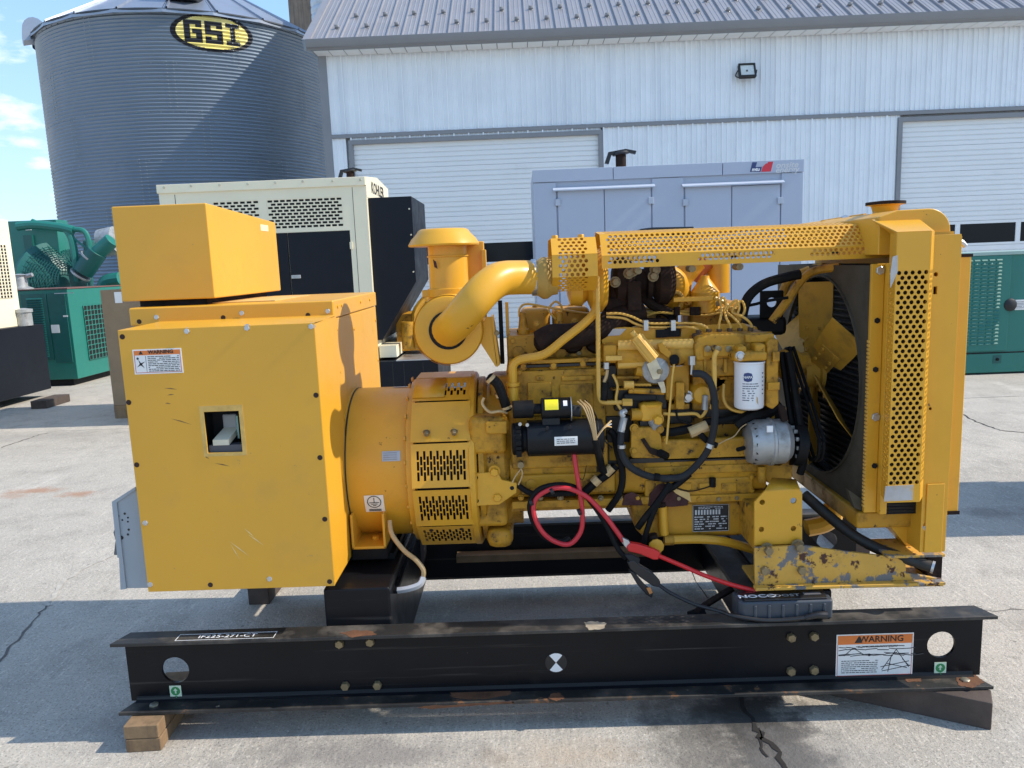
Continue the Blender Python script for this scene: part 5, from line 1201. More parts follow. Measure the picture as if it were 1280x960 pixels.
# shroud, radiator
SX=1.125; sz0,sz1=P(1086,640,2.5).z,P(1086,332,2.5).z; shm=M('shroud_grey',(.075,.064,.046),.65,0,.2,4,dirt=((.035,.027,.017),.48,6,.7),spec=.2)
SC=(2.915,P(1030,468,2.9).z)
sh=MB().plate(rect(2.50,3.40,sz0,sz1),[circ(SC[0],SC[1],.372,48)],SX,SX+.006,'x').build('fan_shroud',shm,gs)
MB().lathe(Vector((SX-.03,SC[0],SC[1])),(1,0,0),[(.376,.022),(.376,.035),(.370,.035),(.370,.022),(.376,.022)],48,False,False).build('shroud_lip',shm,sh)
fins=bpy.data.materials.new('radiator_fins'); fins.use_nodes=True; ft2=fins.node_tree; bb=ft2.nodes['Principled BSDF']; bb.inputs['Base Color'].default_value=(.012,.012,.013,1); bb.inputs['Roughness'].default_value=.6
wv=ft2.nodes.new('ShaderNodeTexWave'); wv.bands_direction='Z'; wv.inputs['Scale'].default_value=28; bpn=ft2.nodes.new('ShaderNodeBump'); bpn.inputs['Strength'].default_value=1; bpn.inputs['Distance'].default_value=.01
tcc=ft2.nodes.new('ShaderNodeTexCoord'); ft2.links.new(tcc.outputs['Object'],wv.inputs[0]); ft2.links.new(wv.outputs[1],bpn.inputs['Height']); ft2.links.new(bpn.outputs[0],bb.inputs['Normal'])
rd_=MB().box(SX+.055,SX+.16,2.47,3.42,sz0+.0,sz1).build('radiator_core',fins,gs)
# tube ridges in the core (seen through the shroud)
tr=None
for k in range(34):
    z_=sz0+.03+k*(sz1-sz0-.06)/34
    if tr is None: tr=MB().box(SX+.045,SX+.056,2.52,3.36,z_,z_+.006).build('core_fin',M('fin_metal',(.022,.022,.023),.6,.2,.3,30),rd_); zr=z_
    else: clone(tr,rd_,WO[tr.name]+Vector((0,0,z_-zr)))
# frame strip facing the viewer with bolts
z1t=P(1090,330,2.49).z; z0b=P(1088,640,2.49).z
fs_=MB().box(SX-.004,SX+.036,2.485,2.50,z0b,z1t).build('frame_strip',yel,gs,bev=.002)
for py,m_ in ((346,galv),(406,dark),(467,dark),(528,galv),(585,dark)):
    q=P(1086 if py>380 else 1087,py,2.485); bolt(fs_,(SX+.014,2.4845,q.z),.015 if m_ is galv else .010,m_)
es=None
for k in range(44):
    z_=z0b+.02+k*(z1t-z0b-.04)/44*.72
    if es is None: es=MB().box(SX-.008,SX-.003,2.484,2.497,z_,z_+.008).build('edge_tooth',yelt,fs_); zr=z_
    else: clone(es,fs_,WO[es.name]+Vector((0,0,z_-zr)))
rc=MB().box(SX+.037,SX+.06,2.46,2.50,z0b+.0,z1t).build('radiator_column',yel,gs,bev=.003)
# perforated upright guard
gx0,gx1=P(1106,480,2.375).x,P(1144,480,2.375).x; gz1=P(1130,338,2.375).z; gz0=P(1128,606,2.375).z; gzb=P(1122,628,2.375).z; gzt=P(1135,290,2.375).z
gx0,gx1=1.133,1.245
path=[(1.163,2.458),(1.143,2.375),(gx1,2.375),(1.280,2.425)]
segl=[0]; 
for a,b_ in zip(path[:-1],path[1:]): segl.append(segl[-1]+math.hypot(b_[0]-a[0],b_[1]-a[1]))
def fold(u,v,z0=gz0):
    for i in range(3):
        if u<=segl[i+1]+1e-9 or i==2:
            t=(u-segl[i])/(segl[i+1]-segl[i]); return (path[i][0]+(path[i+1][0]-path[i][0])*t,path[i][1]+(path[i+1][1]-path[i][1])*t,z0+v)
mb=MB()
for i in range(3):
    U=segl[i+1]-segl[i]; mb.perf(U,gz1-gz0,.0172,.0149,lambda u,v,i=i:fold(segl[i]+min(u,U*.99999),v),.0068,.0068)
ug=mb.build('radiator_guard',yel,gs,solid=.002,flat=True,label='perforated yellow upright guard beside the radiator')
mb=MB()
for i in range(3):
    mb.add([(*path[i],gz1),(*path[i+1],gz1),(*path[i+1],gzt),(*path[i],gzt)],[(0,1,2,3)])
mb.add([(*path[1],gzt),(*path[2],gzt),(1.275,2.52,gzt+.045),(1.13,2.52,gzt+.045)],[(0,1,2,3)]); mb.add([(*path[2],gzt),(*path[3],gzt),(1.275,2.52,gzt+.045)],[(0,1,2)])
mb.add([(*path[1],gzt),(*path[0],gzt),(1.13,2.52,gzt+.045)],[(0,1,2)])
mb.build('guard_sheet',yel,ug,solid=.003,flat=True)
mb=MB()
for i in range(3): mb.add([(*path[i],gzb),(*path[i+1],gzb),(*path[i+1],gz0),(*path[i],gz0)],[(0,1,2,3)])
mb.build('guard_skirt',yel,ug,solid=.003,flat=True)
MB().pprism([(1107,608),(1142,606),(1141,625),(1105,627)],2.3715,2.3735).build('worn_edge',M('worn_grey_edge',(.42,.41,.40),.5,.2,.2,12,dirt=((.62,.36,.07),.5,14,.9)),ug)
MB().pprism([(1116,321),(1122,319),(1122,340),(1117,352),(1113,360),(1113,342)],2.3715,2.3735).build('worn_edge',M('worn_grey_edge',(0,0,0)),ug)
# side channel and outer plate
cz1=P(1172,277,2.43).z; cz0=P(1165,690,2.43).z
holes=[]
for px,py,r in ((1170,343,.007),(1163,511,.005),(1152,582,.005),(1160,658,.017)):
    q=P(px,py,2.43); holes.append(circ(q.x,q.z,r,14))
q=P(1169,363,2.43); holes.append([(q.x-.006,q.z-.012),(q.x+.006,q.z-.012),(q.x+.006,q.z+.012),(q.x-.006,q.z+.012)])
scx0,scx1=1.283,1.372
sc_=MB().plate([(scx0,cz0),(scx1-.006,cz0),(scx1-.002,cz1-.05),(scx1-.005,cz1-.04),(scx0,cz1-.04)],holes,2.430,2.438).build('radiator_side_channel',yel,gs,bev=.002)
MB().box(scx1-.008,scx1-.0005,2.4385,3.40,cz0+.12,cz1-.04).build('channel_flange',yel,sc_)
MB().box(scx0+.002,scx0+.010,2.4385,3.40,cz0,cz1-.06).build('channel_web',yel,sc_)
MB().box(scx0+.011,scx1-.009,2.52,3.38,cz0+.15,cz1-.06).build('channel_inside',yeld,sc_)
oz1=P(1200,320,2.47).z; oz0=P(1185,643,2.47).z
op=MB().box(scx1+.0,1.425,2.470,3.36,oz0,oz1).build('outer_plate',yel,gs,bev=.003)
MB().box(scx1+.002,1.428,2.468,2.472,oz1-.004,oz1+.006).build('plate_edge',rust,op)
MB().box(scx1+.002,1.428,2.466,2.469,oz0,oz0+.012).build('plate_edge',rust,op)
q=P(1193,306,2.5); MB().tube([q,q+Vector((.02,0,.008)),q+Vector((.035,0,-.006))],.008,6).build('drain_cock',galv,op)
# lower post
pz1=P(1165,605,2.425).z; MB().box(scx0+.012,scx1-.02,2.424,2.428,cz0,pz1).build('post_doubler',yel,sc_,bev=.002)
# top tank
tz1=P(1150,262,2.56).z
prof=[(1.145,tz1-.10),(1.145,tz1-.02),(1.20,tz1-.002)]+[(1.30+.072*math.sin(a),tz1-.072+.072*math.cos(a)) for a in [k*math.pi/16 for k in range(9)]]+[(1.372,tz1-.14),(1.145,tz1-.14)]
tk=MB().prism(prof,2.50,3.36).build('radiator_top_tank',yel,gs,bev=.004)
MB().box(1.30,1.378,2.49,2.52,cz1-.055,cz1-.03).build('tank_flange',yel,tk)
mb=MB(); c=P(1095,266,2.97); c.x=max(c.x,1.2); c=Vector((1.27,0,0))
fy=1.27/((1096-649)/961); MB().lathe((1.27,fy,tz1-.01),(0,0,1),[(.045,0),(.04,.015),(.046,.034),(.05,.037),(.062,.038),(.062,.046),(.02,.05)],24).build('filler_neck',yel,tk)
MB().lathe((1.27,fy,tz1+.029),(0,0,1),[(.064,0),(.064,.010),(.03,.013)],24).build('filler_flange',rust,tk)
MB().tube([P(1028,286,3.1),P(1060,281,3.05),P(1082,278,3.0)],.035,10).build('top_hose',yeld,tk)
MB().tube([P(1056,283,3.02),P(1062,280,3.02)],.040,10).build('hose_clamp',galv,tk)
# ---------------- long perforated heat guard over the exhaust
ga,gb_=P(752,322,2.6),P(1112,308,2.6); lx0,lx1=ga.x,gb_.x; zf=P(930,313,2.60).z; zbm=P(930,329,2.60).z; ztop=P(900,290,2.68).z
sec=[(2.60,zbm),(2.60,zf),(2.655,zf+.072),(2.80,zf+.085),(2.86,zf+.03),(2.86,zbm+.02)]
sl_=[0]
for a,b_ in zip(sec[:-1],sec[1:]): sl_.append(sl_[-1]+math.hypot(b_[0]-a[0],b_[1]-a[1]))
def gfold(i): 
    a,b_=sec[i],sec[i+1]; U=sl_[i+1]-sl_[i]
    return lambda u,v:(lx0+u,a[0]+(b_[0]-a[0])*v/U,a[1]+(b_[1]-a[1])*v/U)
lg_=None
for i in range(5):
    U=lx1-lx0; V=sl_[i+1]-sl_[i]; f=gfold(i); mb=MB()
    mg=.014 if i==0 else .004
    for va,vb in ((0,mg),(V-.004,V)): mb.add([f(0,va),f(U,va),f(U,vb),f(0,vb)],[(0,1,2,3)])
    kp=None
    if i==0:
        def kp(u,v):
            t=u/U; return (.02<t<.20) or (.34<t<.60) or (.73<t<.97)
    else:
        def kp(u,v): return u>.02 and u<U-.045
    mb.perf(U,V-mg-.004,.0175,.0150,lambda u,v:f(u,v+mg),.0062,.0062,keep=kp)
    o=mb.build('heat_guard' if lg_ is None else 'guard_face',yel,gs if lg_ is None else lg_,solid=.002,flat=True)
    if lg_ is None: lg_=o; o['label']='long perforated yellow guard over the exhaust'
MB().prism(sec,lx1,lx1+.003,'x').build('guard_end',yel,lg_)
for px in (810,814,915,919,1041,1046):
    q=P(px,324-(px-810)*.04,2.60); MB().lathe((q.x,2.5985,(zf+zbm)/2+.002),(0,-1,0),[(.004,0),(.004,.002)],8).build('rivet',rust,lg_)
for px in (923,864,797): q=P(px,338 if px>900 else 341,2.66); MB().cyl((q.x,2.64,zbm-.012),(q.x,2.70,zbm-.012),.012,n=10).build('guard_stud',brass,lg_)
# boxy guard at the left end
bx0,bx1=P(690,325,2.58).x,P(747,325,2.58).x; zA=P(718,297,2.62).z; zB=P(718,318,2.58).z; zC=P(718,346,2.58).z; zD=P(718,364,2.62).z
sec2=[(2.66,zD),(2.58,zC),(2.58,zB),(2.64,zA),(2.88,zA),(2.94,zB),(2.94,zC)]
bg2=None
for i in range(6):
    a,b_=sec2[i],sec2[i+1]; V=math.hypot(b_[0]-a[0],b_[1]-a[1]); U=bx1-bx0
    f=lambda u,v,a=a,b_=b_,V=V:(bx0+u,a[0]+(b_[0]-a[0])*v/V,a[1]+(b_[1]-a[1])*v/V); mb=MB()
    mb.perf(U,V,.0175,.0150,f,.0064,.0064,keep=lambda u,v:.02<u<U-.03)
    o=mb.build('inlet_guard' if bg2 is None else 'guard_face',yel,gs if bg2 is None else bg2,solid=.002,flat=True)
    if bg2 is None: bg2=o
MB().prism(sec2,bx1-.003,bx1,'x').build('guard_end',yel,bg2)
for px,py in ((694,297),(727,296)): q=P(px,py,2.66); bolt(bg2,(q.x,2.68,zA+.002),.012,yel,'z',h=1.6)
# compressor lobe below
MB().lathe(P(712,352,2.78),(1,0,0),[(.05,-.01),(.085,0),(.09,.04),(.07,.06),(.105,.075),(.115,.11),(.09,.13)],28).build('compressor_housing',yel,gs)
# ---------------- air cleaner
AC=P(560,413,2.66); ar=.122
ac=MB().lathe((AC.x,2.66,AC.z),(0,1,0),[(.055,.02),(.055,.004),(.100,0),(.116,.006),(ar,.018),(ar,.40),(.09,.42)],40).build('air_cleaner',yel,gs)
MB().lathe((AC.x,2.672,AC.z),(0,1,0),[(ar+.003,0),(ar+.003,.012)],40,False,False).build('cover_band',yel,ac)
MB().lathe((AC.x,2.6585,AC.z),(0,-1,0),[(.067,0),(.062,.0012),(.02,.0014)],32).build('hub_recess_shade',dark,ac)  # dark disc paints the shade of the recess round the pipe
stx=P(560,340,2.84).x; SY=2.86
zs0=AC.z+.08; zs1=P(560,368,SY).z; zs2=P(560,306,SY).z; zcap0=P(557,306,SY).z; zcap1=P(557,289,SY).z
st_=MB().lathe((stx,SY,zs0),(0,0,1),[(.085,0),(.075,.03),(.074,zs1-zs0-.01),(.072,zs1-zs0),(.072,zs2-zs0)],28).build('intake_stack',yel,gs)
MB().lathe((stx,SY,zs1-.008),(0,0,1),[(.076,0),(.080,.002),(.080,.030),(.076,.032)],28).build('stack_clamp',yel,st_)
MB().box(stx-.098,stx-.06,SY-.03,SY+.0,zs1-.006,zs1+.02).build('clamp_lug',yel,st_,bev=.003)
MB().lathe((stx,SY,zs2-.045),(0,0,1),[(.0735,0),(.076,.002),(.076,.006),(.0735,.008)],28,False,False).build('stack_bead',yel,st_)
MB().lathe((stx-.012,SY,zcap0),(0,0,1),[(.075,-.004),(.128,-.004),(.130,.002),(.118,.022),(.100,.040),(.092,.052),(.082,.057),(.02,.060)],36).build('rain_hood',yel,st_)
q=P(543,328,SY-.074); MB().pprism([(541,324),(545,327),(547,336),(543,334)],SY-.0765,SY-.0745).build('paint_chip',redb,st_)
ss=MB().box(stx+.055,P(606,330,2.95).x,2.93,2.96,zs1-.10,P(590,302,2.94).z).build('stack_shield',yelp,gs,bev=.004)
MB().pb(602,312,607.5,338,2.90,2.95).build('shield_edge',yel,ss,bev=.002)
hk=MB().tube([Vector((AC.x,2.655,AC.z)),P(572,402,2.57),P(590,380,2.53),P(608,360,2.55),P(625,349,2.59),P(645,347,2.64),P(668,347,2.68)],.058,20,6).build('intake_pipe',yel,gs)
MB().lathe(P(664,347,2.68),(1,0,0),[(.061,0),(.063,.002),(.063,.018),(.061,.02)],28).build('band_clamp',galv,hk)
MB().lathe(P(667.5,348,2.68),(1,0,0),[(.060,0),(.060,.01),(.072,.028),(.072,.045),(.060,.062),(.058,.08)],28).build('hump_hose',M('hump_rubber',(.42,.25,.05),.6,0,.1,8,dirt=((.2,.13,.05),.55,8,.5)),hk)
q=P(667,326,2.62); bolt(hk,(q.x,2.66,q.z-.006),.010,yel,'z')
# cleaner bracket
br_=MB().pprism([(608,396),(614,396),(622,455),(620,459),(595,420)],2.72,2.728).build('cleaner_bracket',yel,gs,bev=.002)
MB().pprism([(613,396),(616,396),(625,456),(621,459)],2.72,2.84).build('bracket_leg',yel,br_)
MB().pb(632,378,636,420,2.85,2.89).build('bracket_post',yel,br_); MB().pb(624,376,629,455,2.86,2.90).build('bracket_post',blks,br_)
bolt(br_,(P(620,420,2.72).x,2.7195,P(620,420,2.72).z),.008,brass)
# tubes on the engine side
MB().tube([P(641,492,2.68),P(641,470,2.68),P(642,456,2.68),P(652,449,2.68),P(680,443,2.68),P(705,424,2.68),P(735,400,2.69),P(745,385,2.70),P(747,365,2.72)],.0155,10).build('oil_return_tube',yel,gs)
MB().cyl(P(641,500,2.68),P(641,484,2.68),.020,n=12).build('tube_union',yel,gs); MB().cyl(P(641,482,2.68),P(641,478,2.68),.024,n=12).build('tube_collar',yel,gs)
MB().tube([P(747,345,2.66),P(747.5,400,2.66),P(748,470,2.66),P(749,497,2.66),P(755,503,2.66),P(775,503,2.66),P(788,503,2.66)],.0082,8).build('oil_supply_tube',yelt,gs)
MB().cyl(P(778,503,2.655),P(790,503,2.655),.014,n=6).build('tube_fitting',yelt,gs)
MB().tube([P(759,462,2.66),P(758,470,2.66),P(755,478,2.66)],.006,6).build('sensor_wire',tan,gs); MB().cyl(P(757,478,2.66),P(754,500,2.66),.014,n=10).build('sensor_sleeve',rub,gs)
MB().cyl(P(758,453,2.65),P(758,461,2.65),.010,n=8).build('sensor_nut',galv,gs)
MB().cyl(P(865,445,2.63),P(865,456,2.63),.012,n=8).build('hose_fitting',galv,gs); MB().tube([P(865,456,2.63),P(864,468,2.63)],.005,6).build('fitting_pipe',galv,gs)
MB().tube([P(866,467,2.62),P(878,468,2.61),P(888,478,2.60),P(893,500,2.60),P(893,530,2.60),P(886,560,2.61),P(872,580,2.62),P(856,594,2.62),P(838,598,2.61),P(810,595,2.61),P(786,582,2.61),P(776,562,2.61),P(776,540,2.62)],.0125,10).build('fuel_hose',rubg,gs)
MB().cyl(P(776,540,2.62),P(780,522,2.63),.013,n=10).build('hose_end',alu,gs)
MB().tube([P(779,521,2.63),P(777,516,2.63),P(782,514,2.64)],.010,8).build('hose_elbow',alu,gs)
MB().tube([P(862,592,2.625),P(845,606,2.62),P(832,614,2.62)],.013,8).build('rubber_hose',rub,gs)
MB().tube([P(838,604,2.61),P(822,628,2.60),P(808,645,2.61),P(797,660,2.62)],.012,8).build('drain_hose',rub,gs)
MB().tube([P(826,622,2.60),P(815,645,2.60),P(806,672,2.60),P(803,690,2.62)],.010,8).build('drain_hose',rub,gs)
MB().cyl(P(828,633,2.64),P(830,668,2.64),.016,n=14).build('dipstick_tube',yel,pan); MB().cyl(P(827,628,2.64),P(827,634,2.64),.015,n=8).build('tube_cap',rust,pan)
MB().tube([P(835,675,2.64),P(870,674,2.64),P(900,676,2.64),P(922,681,2.66),P(945,688,2.7)],.016,10).build('oil_drain_pipe',yel,pan)
MB().cyl(P(830,675,2.64),P(842,675,2.64),.019,n=10).build('pipe_fitting',yeld,pan)
vq=P(820,682,2.60); mb=MB(); mb.lathe((vq.x,2.60,vq.z),(0,-1,0),[(.024,0),(.027,.004),(.027,.010),(.014,.013)],10); dv_=mb.build('drain_valve',yel,pan); 
MB().cyl(P(815,668,2.62),P(818,680,2.62),.018,n=10).build('valve_body',rust,dv_)
# black cable loom along the block
MB().tube([P(612,472,2.66),P(622,480,2.64),P(630,500,2.64),P(634,512,2.65)],.018,10).build('loom_sleeve',rub,gs)
MB().tube([P(605,497,2.64),P(603,505,2.64),P(612,515,2.63),P(625,514,2.63),P(634,516,2.64)],.005,6).build('loom_wire',tan,gs)
MB().tube([P(762,538,2.64),P(768,545,2.64),P(772,565,2.63),P(778,590,2.63),P(775,615,2.63),P(760,638,2.64)],.012,8).build('loom',rub,gs)
MB().tube([P(770,582,2.64),P(760,592,2.635),P(742,605,2.63),P(728,618,2.63)],.016,8).build('loom',rub,gs)
MB().cyl(P(757,592,2.625),P(765,584,2.625),.017,n=10).build('tape_wrap',tan,gs); MB().cyl(P(742,604,2.62),P(748,598,2.62),.018,n=10).build('tape_wrap',tan,gs)
MB().tube([P(744,550,2.555),P(749,570,2.58),P(752,585,2.61),P(756,590,2.62)],.014,8).build('loom',rub,gs)
for k,(dx,dy) in enumerate(((0,0),(3,-2),(6,1),(9,-1))):
    MB().tube([P(722+dx,502+dy,2.59),P(730+dx,510,2.55),P(738+dx*.6,530,2.54),P(743+dx*.3,550,2.55)],.0030,5).build('wire',tan,gs)
for k in range(3): MB().tube([P(744,550,2.55),P(752+k*2,538-k*2,2.56),P(764,526+k*4,2.60)],.0030,5).build('wire',tan if k!=1 else silv,gs)
MB().tube([P(866,535,2.66),P(840,540,2.66),P(826,539,2.66)],.016,8).build('loom',rub,gs); MB().tube([P(880,528,2.65),P(905,525,2.66),P(925,520,2.67),P(955,515,2.7),P(975,508,2.7)],.014,8).build('loom',rub,gs)
MB().cyl(P(862,541,2.64),P(884,532,2.64),.020,n=10).build('tape_wrap',tan,gs); MB().tube([P(875,542,2.63),P(885,552,2.63),P(896,557,2.63)],.011,8).build('loom',rub,gs)
MB().tube([P(896,556,2.63),P(908,550,2.63),P(918,545,2.63),P(926,535,2.63),P(933,530,2.63)],.0022,5).build('wire',tan,gs)
MB().tube([P(920,532,2.66),P(935,522,2.66),P(958,516,2.68),P(972,505,2.70)],.024,8).build('loom',rub,gs)
q=P(891,602,2.64); MB().cyl((q.x,2.645,q.z-.02),(q.x,2.645,q.z+.012),.012,n=10).build('pressure_switch',rub,cc); MB().tube([P(890,607,2.64),P(878,611,2.64),P(862,614,2.64),P(845,610,2.64)],.0022,5).build('wire',rust,cc)
# starter
st2=MB().lathe(P(658,548,2.615),(1,0,0),[(.05,0),(.0635,.004),(.0635,.245),(.060,.248),(.060,.262),(.045,.268)],28).build('starter_motor',M('starter_black',(.006,.007,.009),.38,0,.2,6,dirt=((.04,.035,.028),.57,9,.45),spec=.25),gs)
MB().lathe(P(640,549,2.615),(1,0,0),[(.05,0),(.056,.004),(.056,.03),(.045,.04),(.045,.055)],20).build('starter_nose',blks,st2)
for k in range(9):
    t=R_(-80+k*20); c=P(645,549,2.615); p=c+Vector((0,-.056*math.cos(t),.056*math.sin(t))); MB().box(p.x,p.x+.018,p.y-.006,p.y+.004,p.z-.005,p.z+.005).build('nose_rib',blks,st2)
so_=MB().lathe(P(676,511,2.605),(1,0,0),[(.030,0),(.037,.003),(.037,.10),(.030,.104)],22).build('solenoid',MATS['starter_black'],st2)
MB().lathe(P(641,512,2.605),(1,0,0),[(.028,0),(.031,.003),(.031,.07),(.018,.073),(.018,.10)],20).build('solenoid_boot',blks,st2)
MB().lathe(P(713,511,2.605),(1,0,0),[(.043,0),(.043,.003)],20).build('solenoid_disc',galv,st2); MB().cyl(P(714,513,2.60),P(726,514,2.60),.020,n=12).build('terminal_block',rubg,st2)
MB().pb(678,523,700,533,2.58,2.62).build('solenoid_mount',rubg,st2,bev=.003)
def wraplab(o_,cx0,cx1,cY,cz_,r,za,zb_,mat,name):
    ta,tb2=math.asin((za-cz_)/r),math.asin((zb_-cz_)/r); vs=[]; 
    for i in range(5):
        t=ta+(tb2-ta)*i/4
        for x in (cx0,cx1): vs.append((x,cY-r*math.cos(t),cz_+r*math.sin(t)))
    return MB().add(vs,[(2*i,2*i+1,2*i+3,2*i+2) for i in range(4)]).build(name,mat,o_)
c=P(658,548,2.615); lb=wraplab(st2,P(693,549,2.552).x,P(722,548,2.552).x,2.615,c.z,.0645,c.z-.015,c.z+.016,whited,'starter_label')
mb=MB(); X_=(P(693,549,2.55).x,P(722,548,2.55).x); lines(mb,X_[0]+.008,X_[1]-.008,c.z-.009,c.z+.011,2.5495,3,.3,6); mb.build('label_print',black,lb)
c=P(676,511,2.605); wraplab(so_,P(681,503,2.57).x,P(698,503,2.57).x,2.605,c.z,.0378,c.z+.002,c.z+.034,M('yellow_tag',(.85,.72,.02),.5),'yellow_tag'); wraplab(so_,P(704,500,2.57).x,P(709,500,2.57).x,2.605,c.z,.0378,c.z+.014,c.z+.03,white,'white_tag')
for px,py in ((650,530),(659,531),(684,535),(712,534)): q=P(px,py,2.56); MB().lathe((q.x,2.562,q.z),(0,-1,0),[(.006,0),(.006,.008)],8).build('starter_screw',galv if px<670 else rubg,st2)
# ---------------- engine front support
sp_=MB().plate([(lambda q:(q.x,q.z))(P(a,b_,2.48)) for a,b_ in ((943,682),(1003,680),(1003,616),(1000,612),(956,614),(943,628))],[circ(P(a,b_,2.48).x,P(a,b_,2.48).z,r,12) for a,b_,r in ((953,628,.009),(992,626,.010),(952,662,.009),(992,661,.009))],2.48,2.49).build('front_support_plate',yel,gs,bev=.002)
MB().add([P(956,614,2.4805),P(1000,612,2.4805),P(995,600,2.60),P(965,598,2.60)],[(0,1,2,3)]).build('support_gusset',yel,sp_,solid=.006)
MB().box(P(944,640,2.48).x,P(1002,640,2.48).x,2.495,2.75,P(970,690,2.48).z,P(970,640,2.48).z).build('support_block',yeld,sp_,bev=.01)
sa=MB().pprism([(943,685),(1003,682),(1060,690),(1120,697),(1132,703),(1133,716),(1178,724),(1180,733),(944,738)],2.455,2.468).build('support_angle',yelr,gs,bev=.002,label='rust-worn yellow support angle under the radiator')
q0=P(944,737,2.43);q1=P(1181,733,2.43); MB().box(q0.x,q1.x,2.425,2.455,q0.z-.004,q0.z+.006).build('angle_flange',yelr,sa,bev=.002)
MB().box(q0.x+.01,q1.x,2.47,2.62,q0.z-.004,q0.z+.008).build('angle_foot',yelr,sa)
for px,py in ((954,693),(996,691),(954,720),(996,718)): q=P(px,py,2.455); bolt(sa,(q.x,2.4548,q.z),.0165,brass,h=1.7)
MB().box(.80,q0.x+.36,2.49,3.36,.426,q0.z-.006).build('support_shim',blks,sa)
# radiator foot
MB().box(P(1110,690,2.44).x,P(1182,690,2.44).x,2.44,2.60,P(1150,693,2.44).z-.012,P(1150,693,2.44).z-.002).build('radiator_foot',yelr,gs,bev=.002)
MB().pprism([(1112,632),(1150,655),(1145,690),(1135,685),(1114,660)],2.52,2.60).build('foot_gusset',yel,gs,bev=.003)
MB().box(P(1160,700,2.47).x,P(1178,700,2.47).x,2.47,2.55,P(1170,724,2.47).z,P(1170,695,2.47).z).build('foot_spacer',rust,gs)
dp=MB().tube([P(1005,618,2.70),P(1030,640,2.64),P(1065,668,2.57),P(1100,687,2.52),P(1135,699,2.46),P(1166,709,2.42)],.019,12).build('drain_pipe',M('dusty_hose',(.02,.018,.015),.6,0,.3,9,dirt=((.16,.105,.05),.48,7,.7)),gs)
d=(P(1166,709,2.42)-P(1135,699,2.46)).normalized(); MB().lathe(P(1166,709,2.42)-d*.004,d,[(.021,0),(.021,.008),(.012,.008),(.012,-.01)],16,False,False).build('pipe_mouth',galv,dp)
MB().tube([P(1040,630,3.0),P(1042,645,3.0),P(1030,655,3.0),P(1008,660,3.0)],.035,10).build('lower_coolant_pipe',yel,gs)
MB().box(SX-.02,scx1,2.50,3.38,sz0-.06,sz0-.0).build('bottom_tank',yeld,gs,bev=.01)
MB().pprism([(1060,612),(1086,630),(1086,641),(1068,635)],2.505,2.53).build('shroud_corner',shm,gs)
# coolant pipes beside the fan
MB().tube([P(968,400,3.05),P(975,380,3.05),P(985,352,3.05),P(1010,338,3.05),P(1030,334,3.0)],.017,10).build('coolant_pipe',yeld,gs)
MB().tube([P(965,402,2.85),P(985,375,2.85),P(1002,350,2.85),P(1020,338,2.85),P(1050,334,2.80)],.016,10).build('coolant_pipe',yeld,gs)
MB().tube([P(928,395,2.80),P(935,372,2.80),P(955,355,2.80),P(985,346,2.80),P(1000,343,2.80)],.018,10).build('coolant_hose',rub,gs)
MB().tube([P(930,383,2.82),P(945,380,2.82),P(960,376,2.82),P(985,372,2.82)],.006,6).build('thin_hose',rub,gs)
q=P(965,378,2.95); MB().plate([(q.x-.045,q.z-.06),(q.x+.045,q.z-.06),(q.x+.045,q.z+.045),(q.x-.045,q.z+.045)],[circ(q.x,q.z,.018,16)],2.95,2.96).build('lifting_eye',blks,gs,bev=.006)
mb=MB(); mb.pb(935,396,985,420,2.95,3.1); mb.build('water_pump_housing',blks,gs,bev=.02)
MB().cyl(P(958,415,2.8),P(958,423,2.8),.02,n=10).build('filler_cap',yeld,gs)
# black cover lying behind the guard
MB().pprism([(796,295),(800,286),(815,284),(868,283),(870,290),(866,294),(830,296)],3.0,3.25).build('exhaust_cover',M('gloss_black_cover',(.008,.009,.011),.22,0,.2,6),gs,bev=.006)
# ground strap
MB().tube([P(487,651,2.66),P(490,668,2.63),P(505,688,2.60),P(520,700,2.57),P(529,712,2.56),P(529,722,2.56)],.0085,8).build('ground_strap',tan,gs)
MB().tube([P(529,722,2.56),P(524,731,2.54),P(510,736,2.53),P(497,738,2.53)],.012,6).build('strap_braid',silv,gs)
# battery cables of the set
MB().tube([P(717,562,2.60),P(720,585,2.585),P(724,610,2.575),P(728,640,2.57),P(726,664,2.57),P(712,680,2.565),P(692,676,2.565),P(676,662,2.565),P(667,640,2.565),P(671,622,2.57),P(690,611,2.57),P(712,611,2.565),P(735,622,2.56),P(755,643,2.555),P(770,663,2.55),P(780,677,2.545)],.0085,9).build('positive_cable',redc,gs)
MB().tube([P(648,607,2.63),P(665,617,2.60),P(690,617,2.60),P(720,616,2.60)],.011,8).build('loom',rub,gs)
MB().tube([P(735,623,2.60),P(718,609,2.59),P(695,606,2.58),P(672,613,2.575),P(662,632,2.575),P(668,655,2.575),P(682,672,2.575),P(702,677,2.575),P(712,672,2.575)],.0095,9).build('negative_cable',rub,gs)
MB().tube([P(735,623,2.58),P(748,640,2.57),P(760,660,2.56),P(772,685,2.55),P(783,698,2.54)],.0095,9).build('negative_cable',rub,gs)
MB().tube([P(718,578+10,2.59),P(728,600,2.585),P(733,582,2.585)],.0015,5).build('cable_tie',rub,gs)
MB().cyl(P(780,676,2.545),P(787,684,2.54),.011,n=8).build('cable_lug',galv,gs)

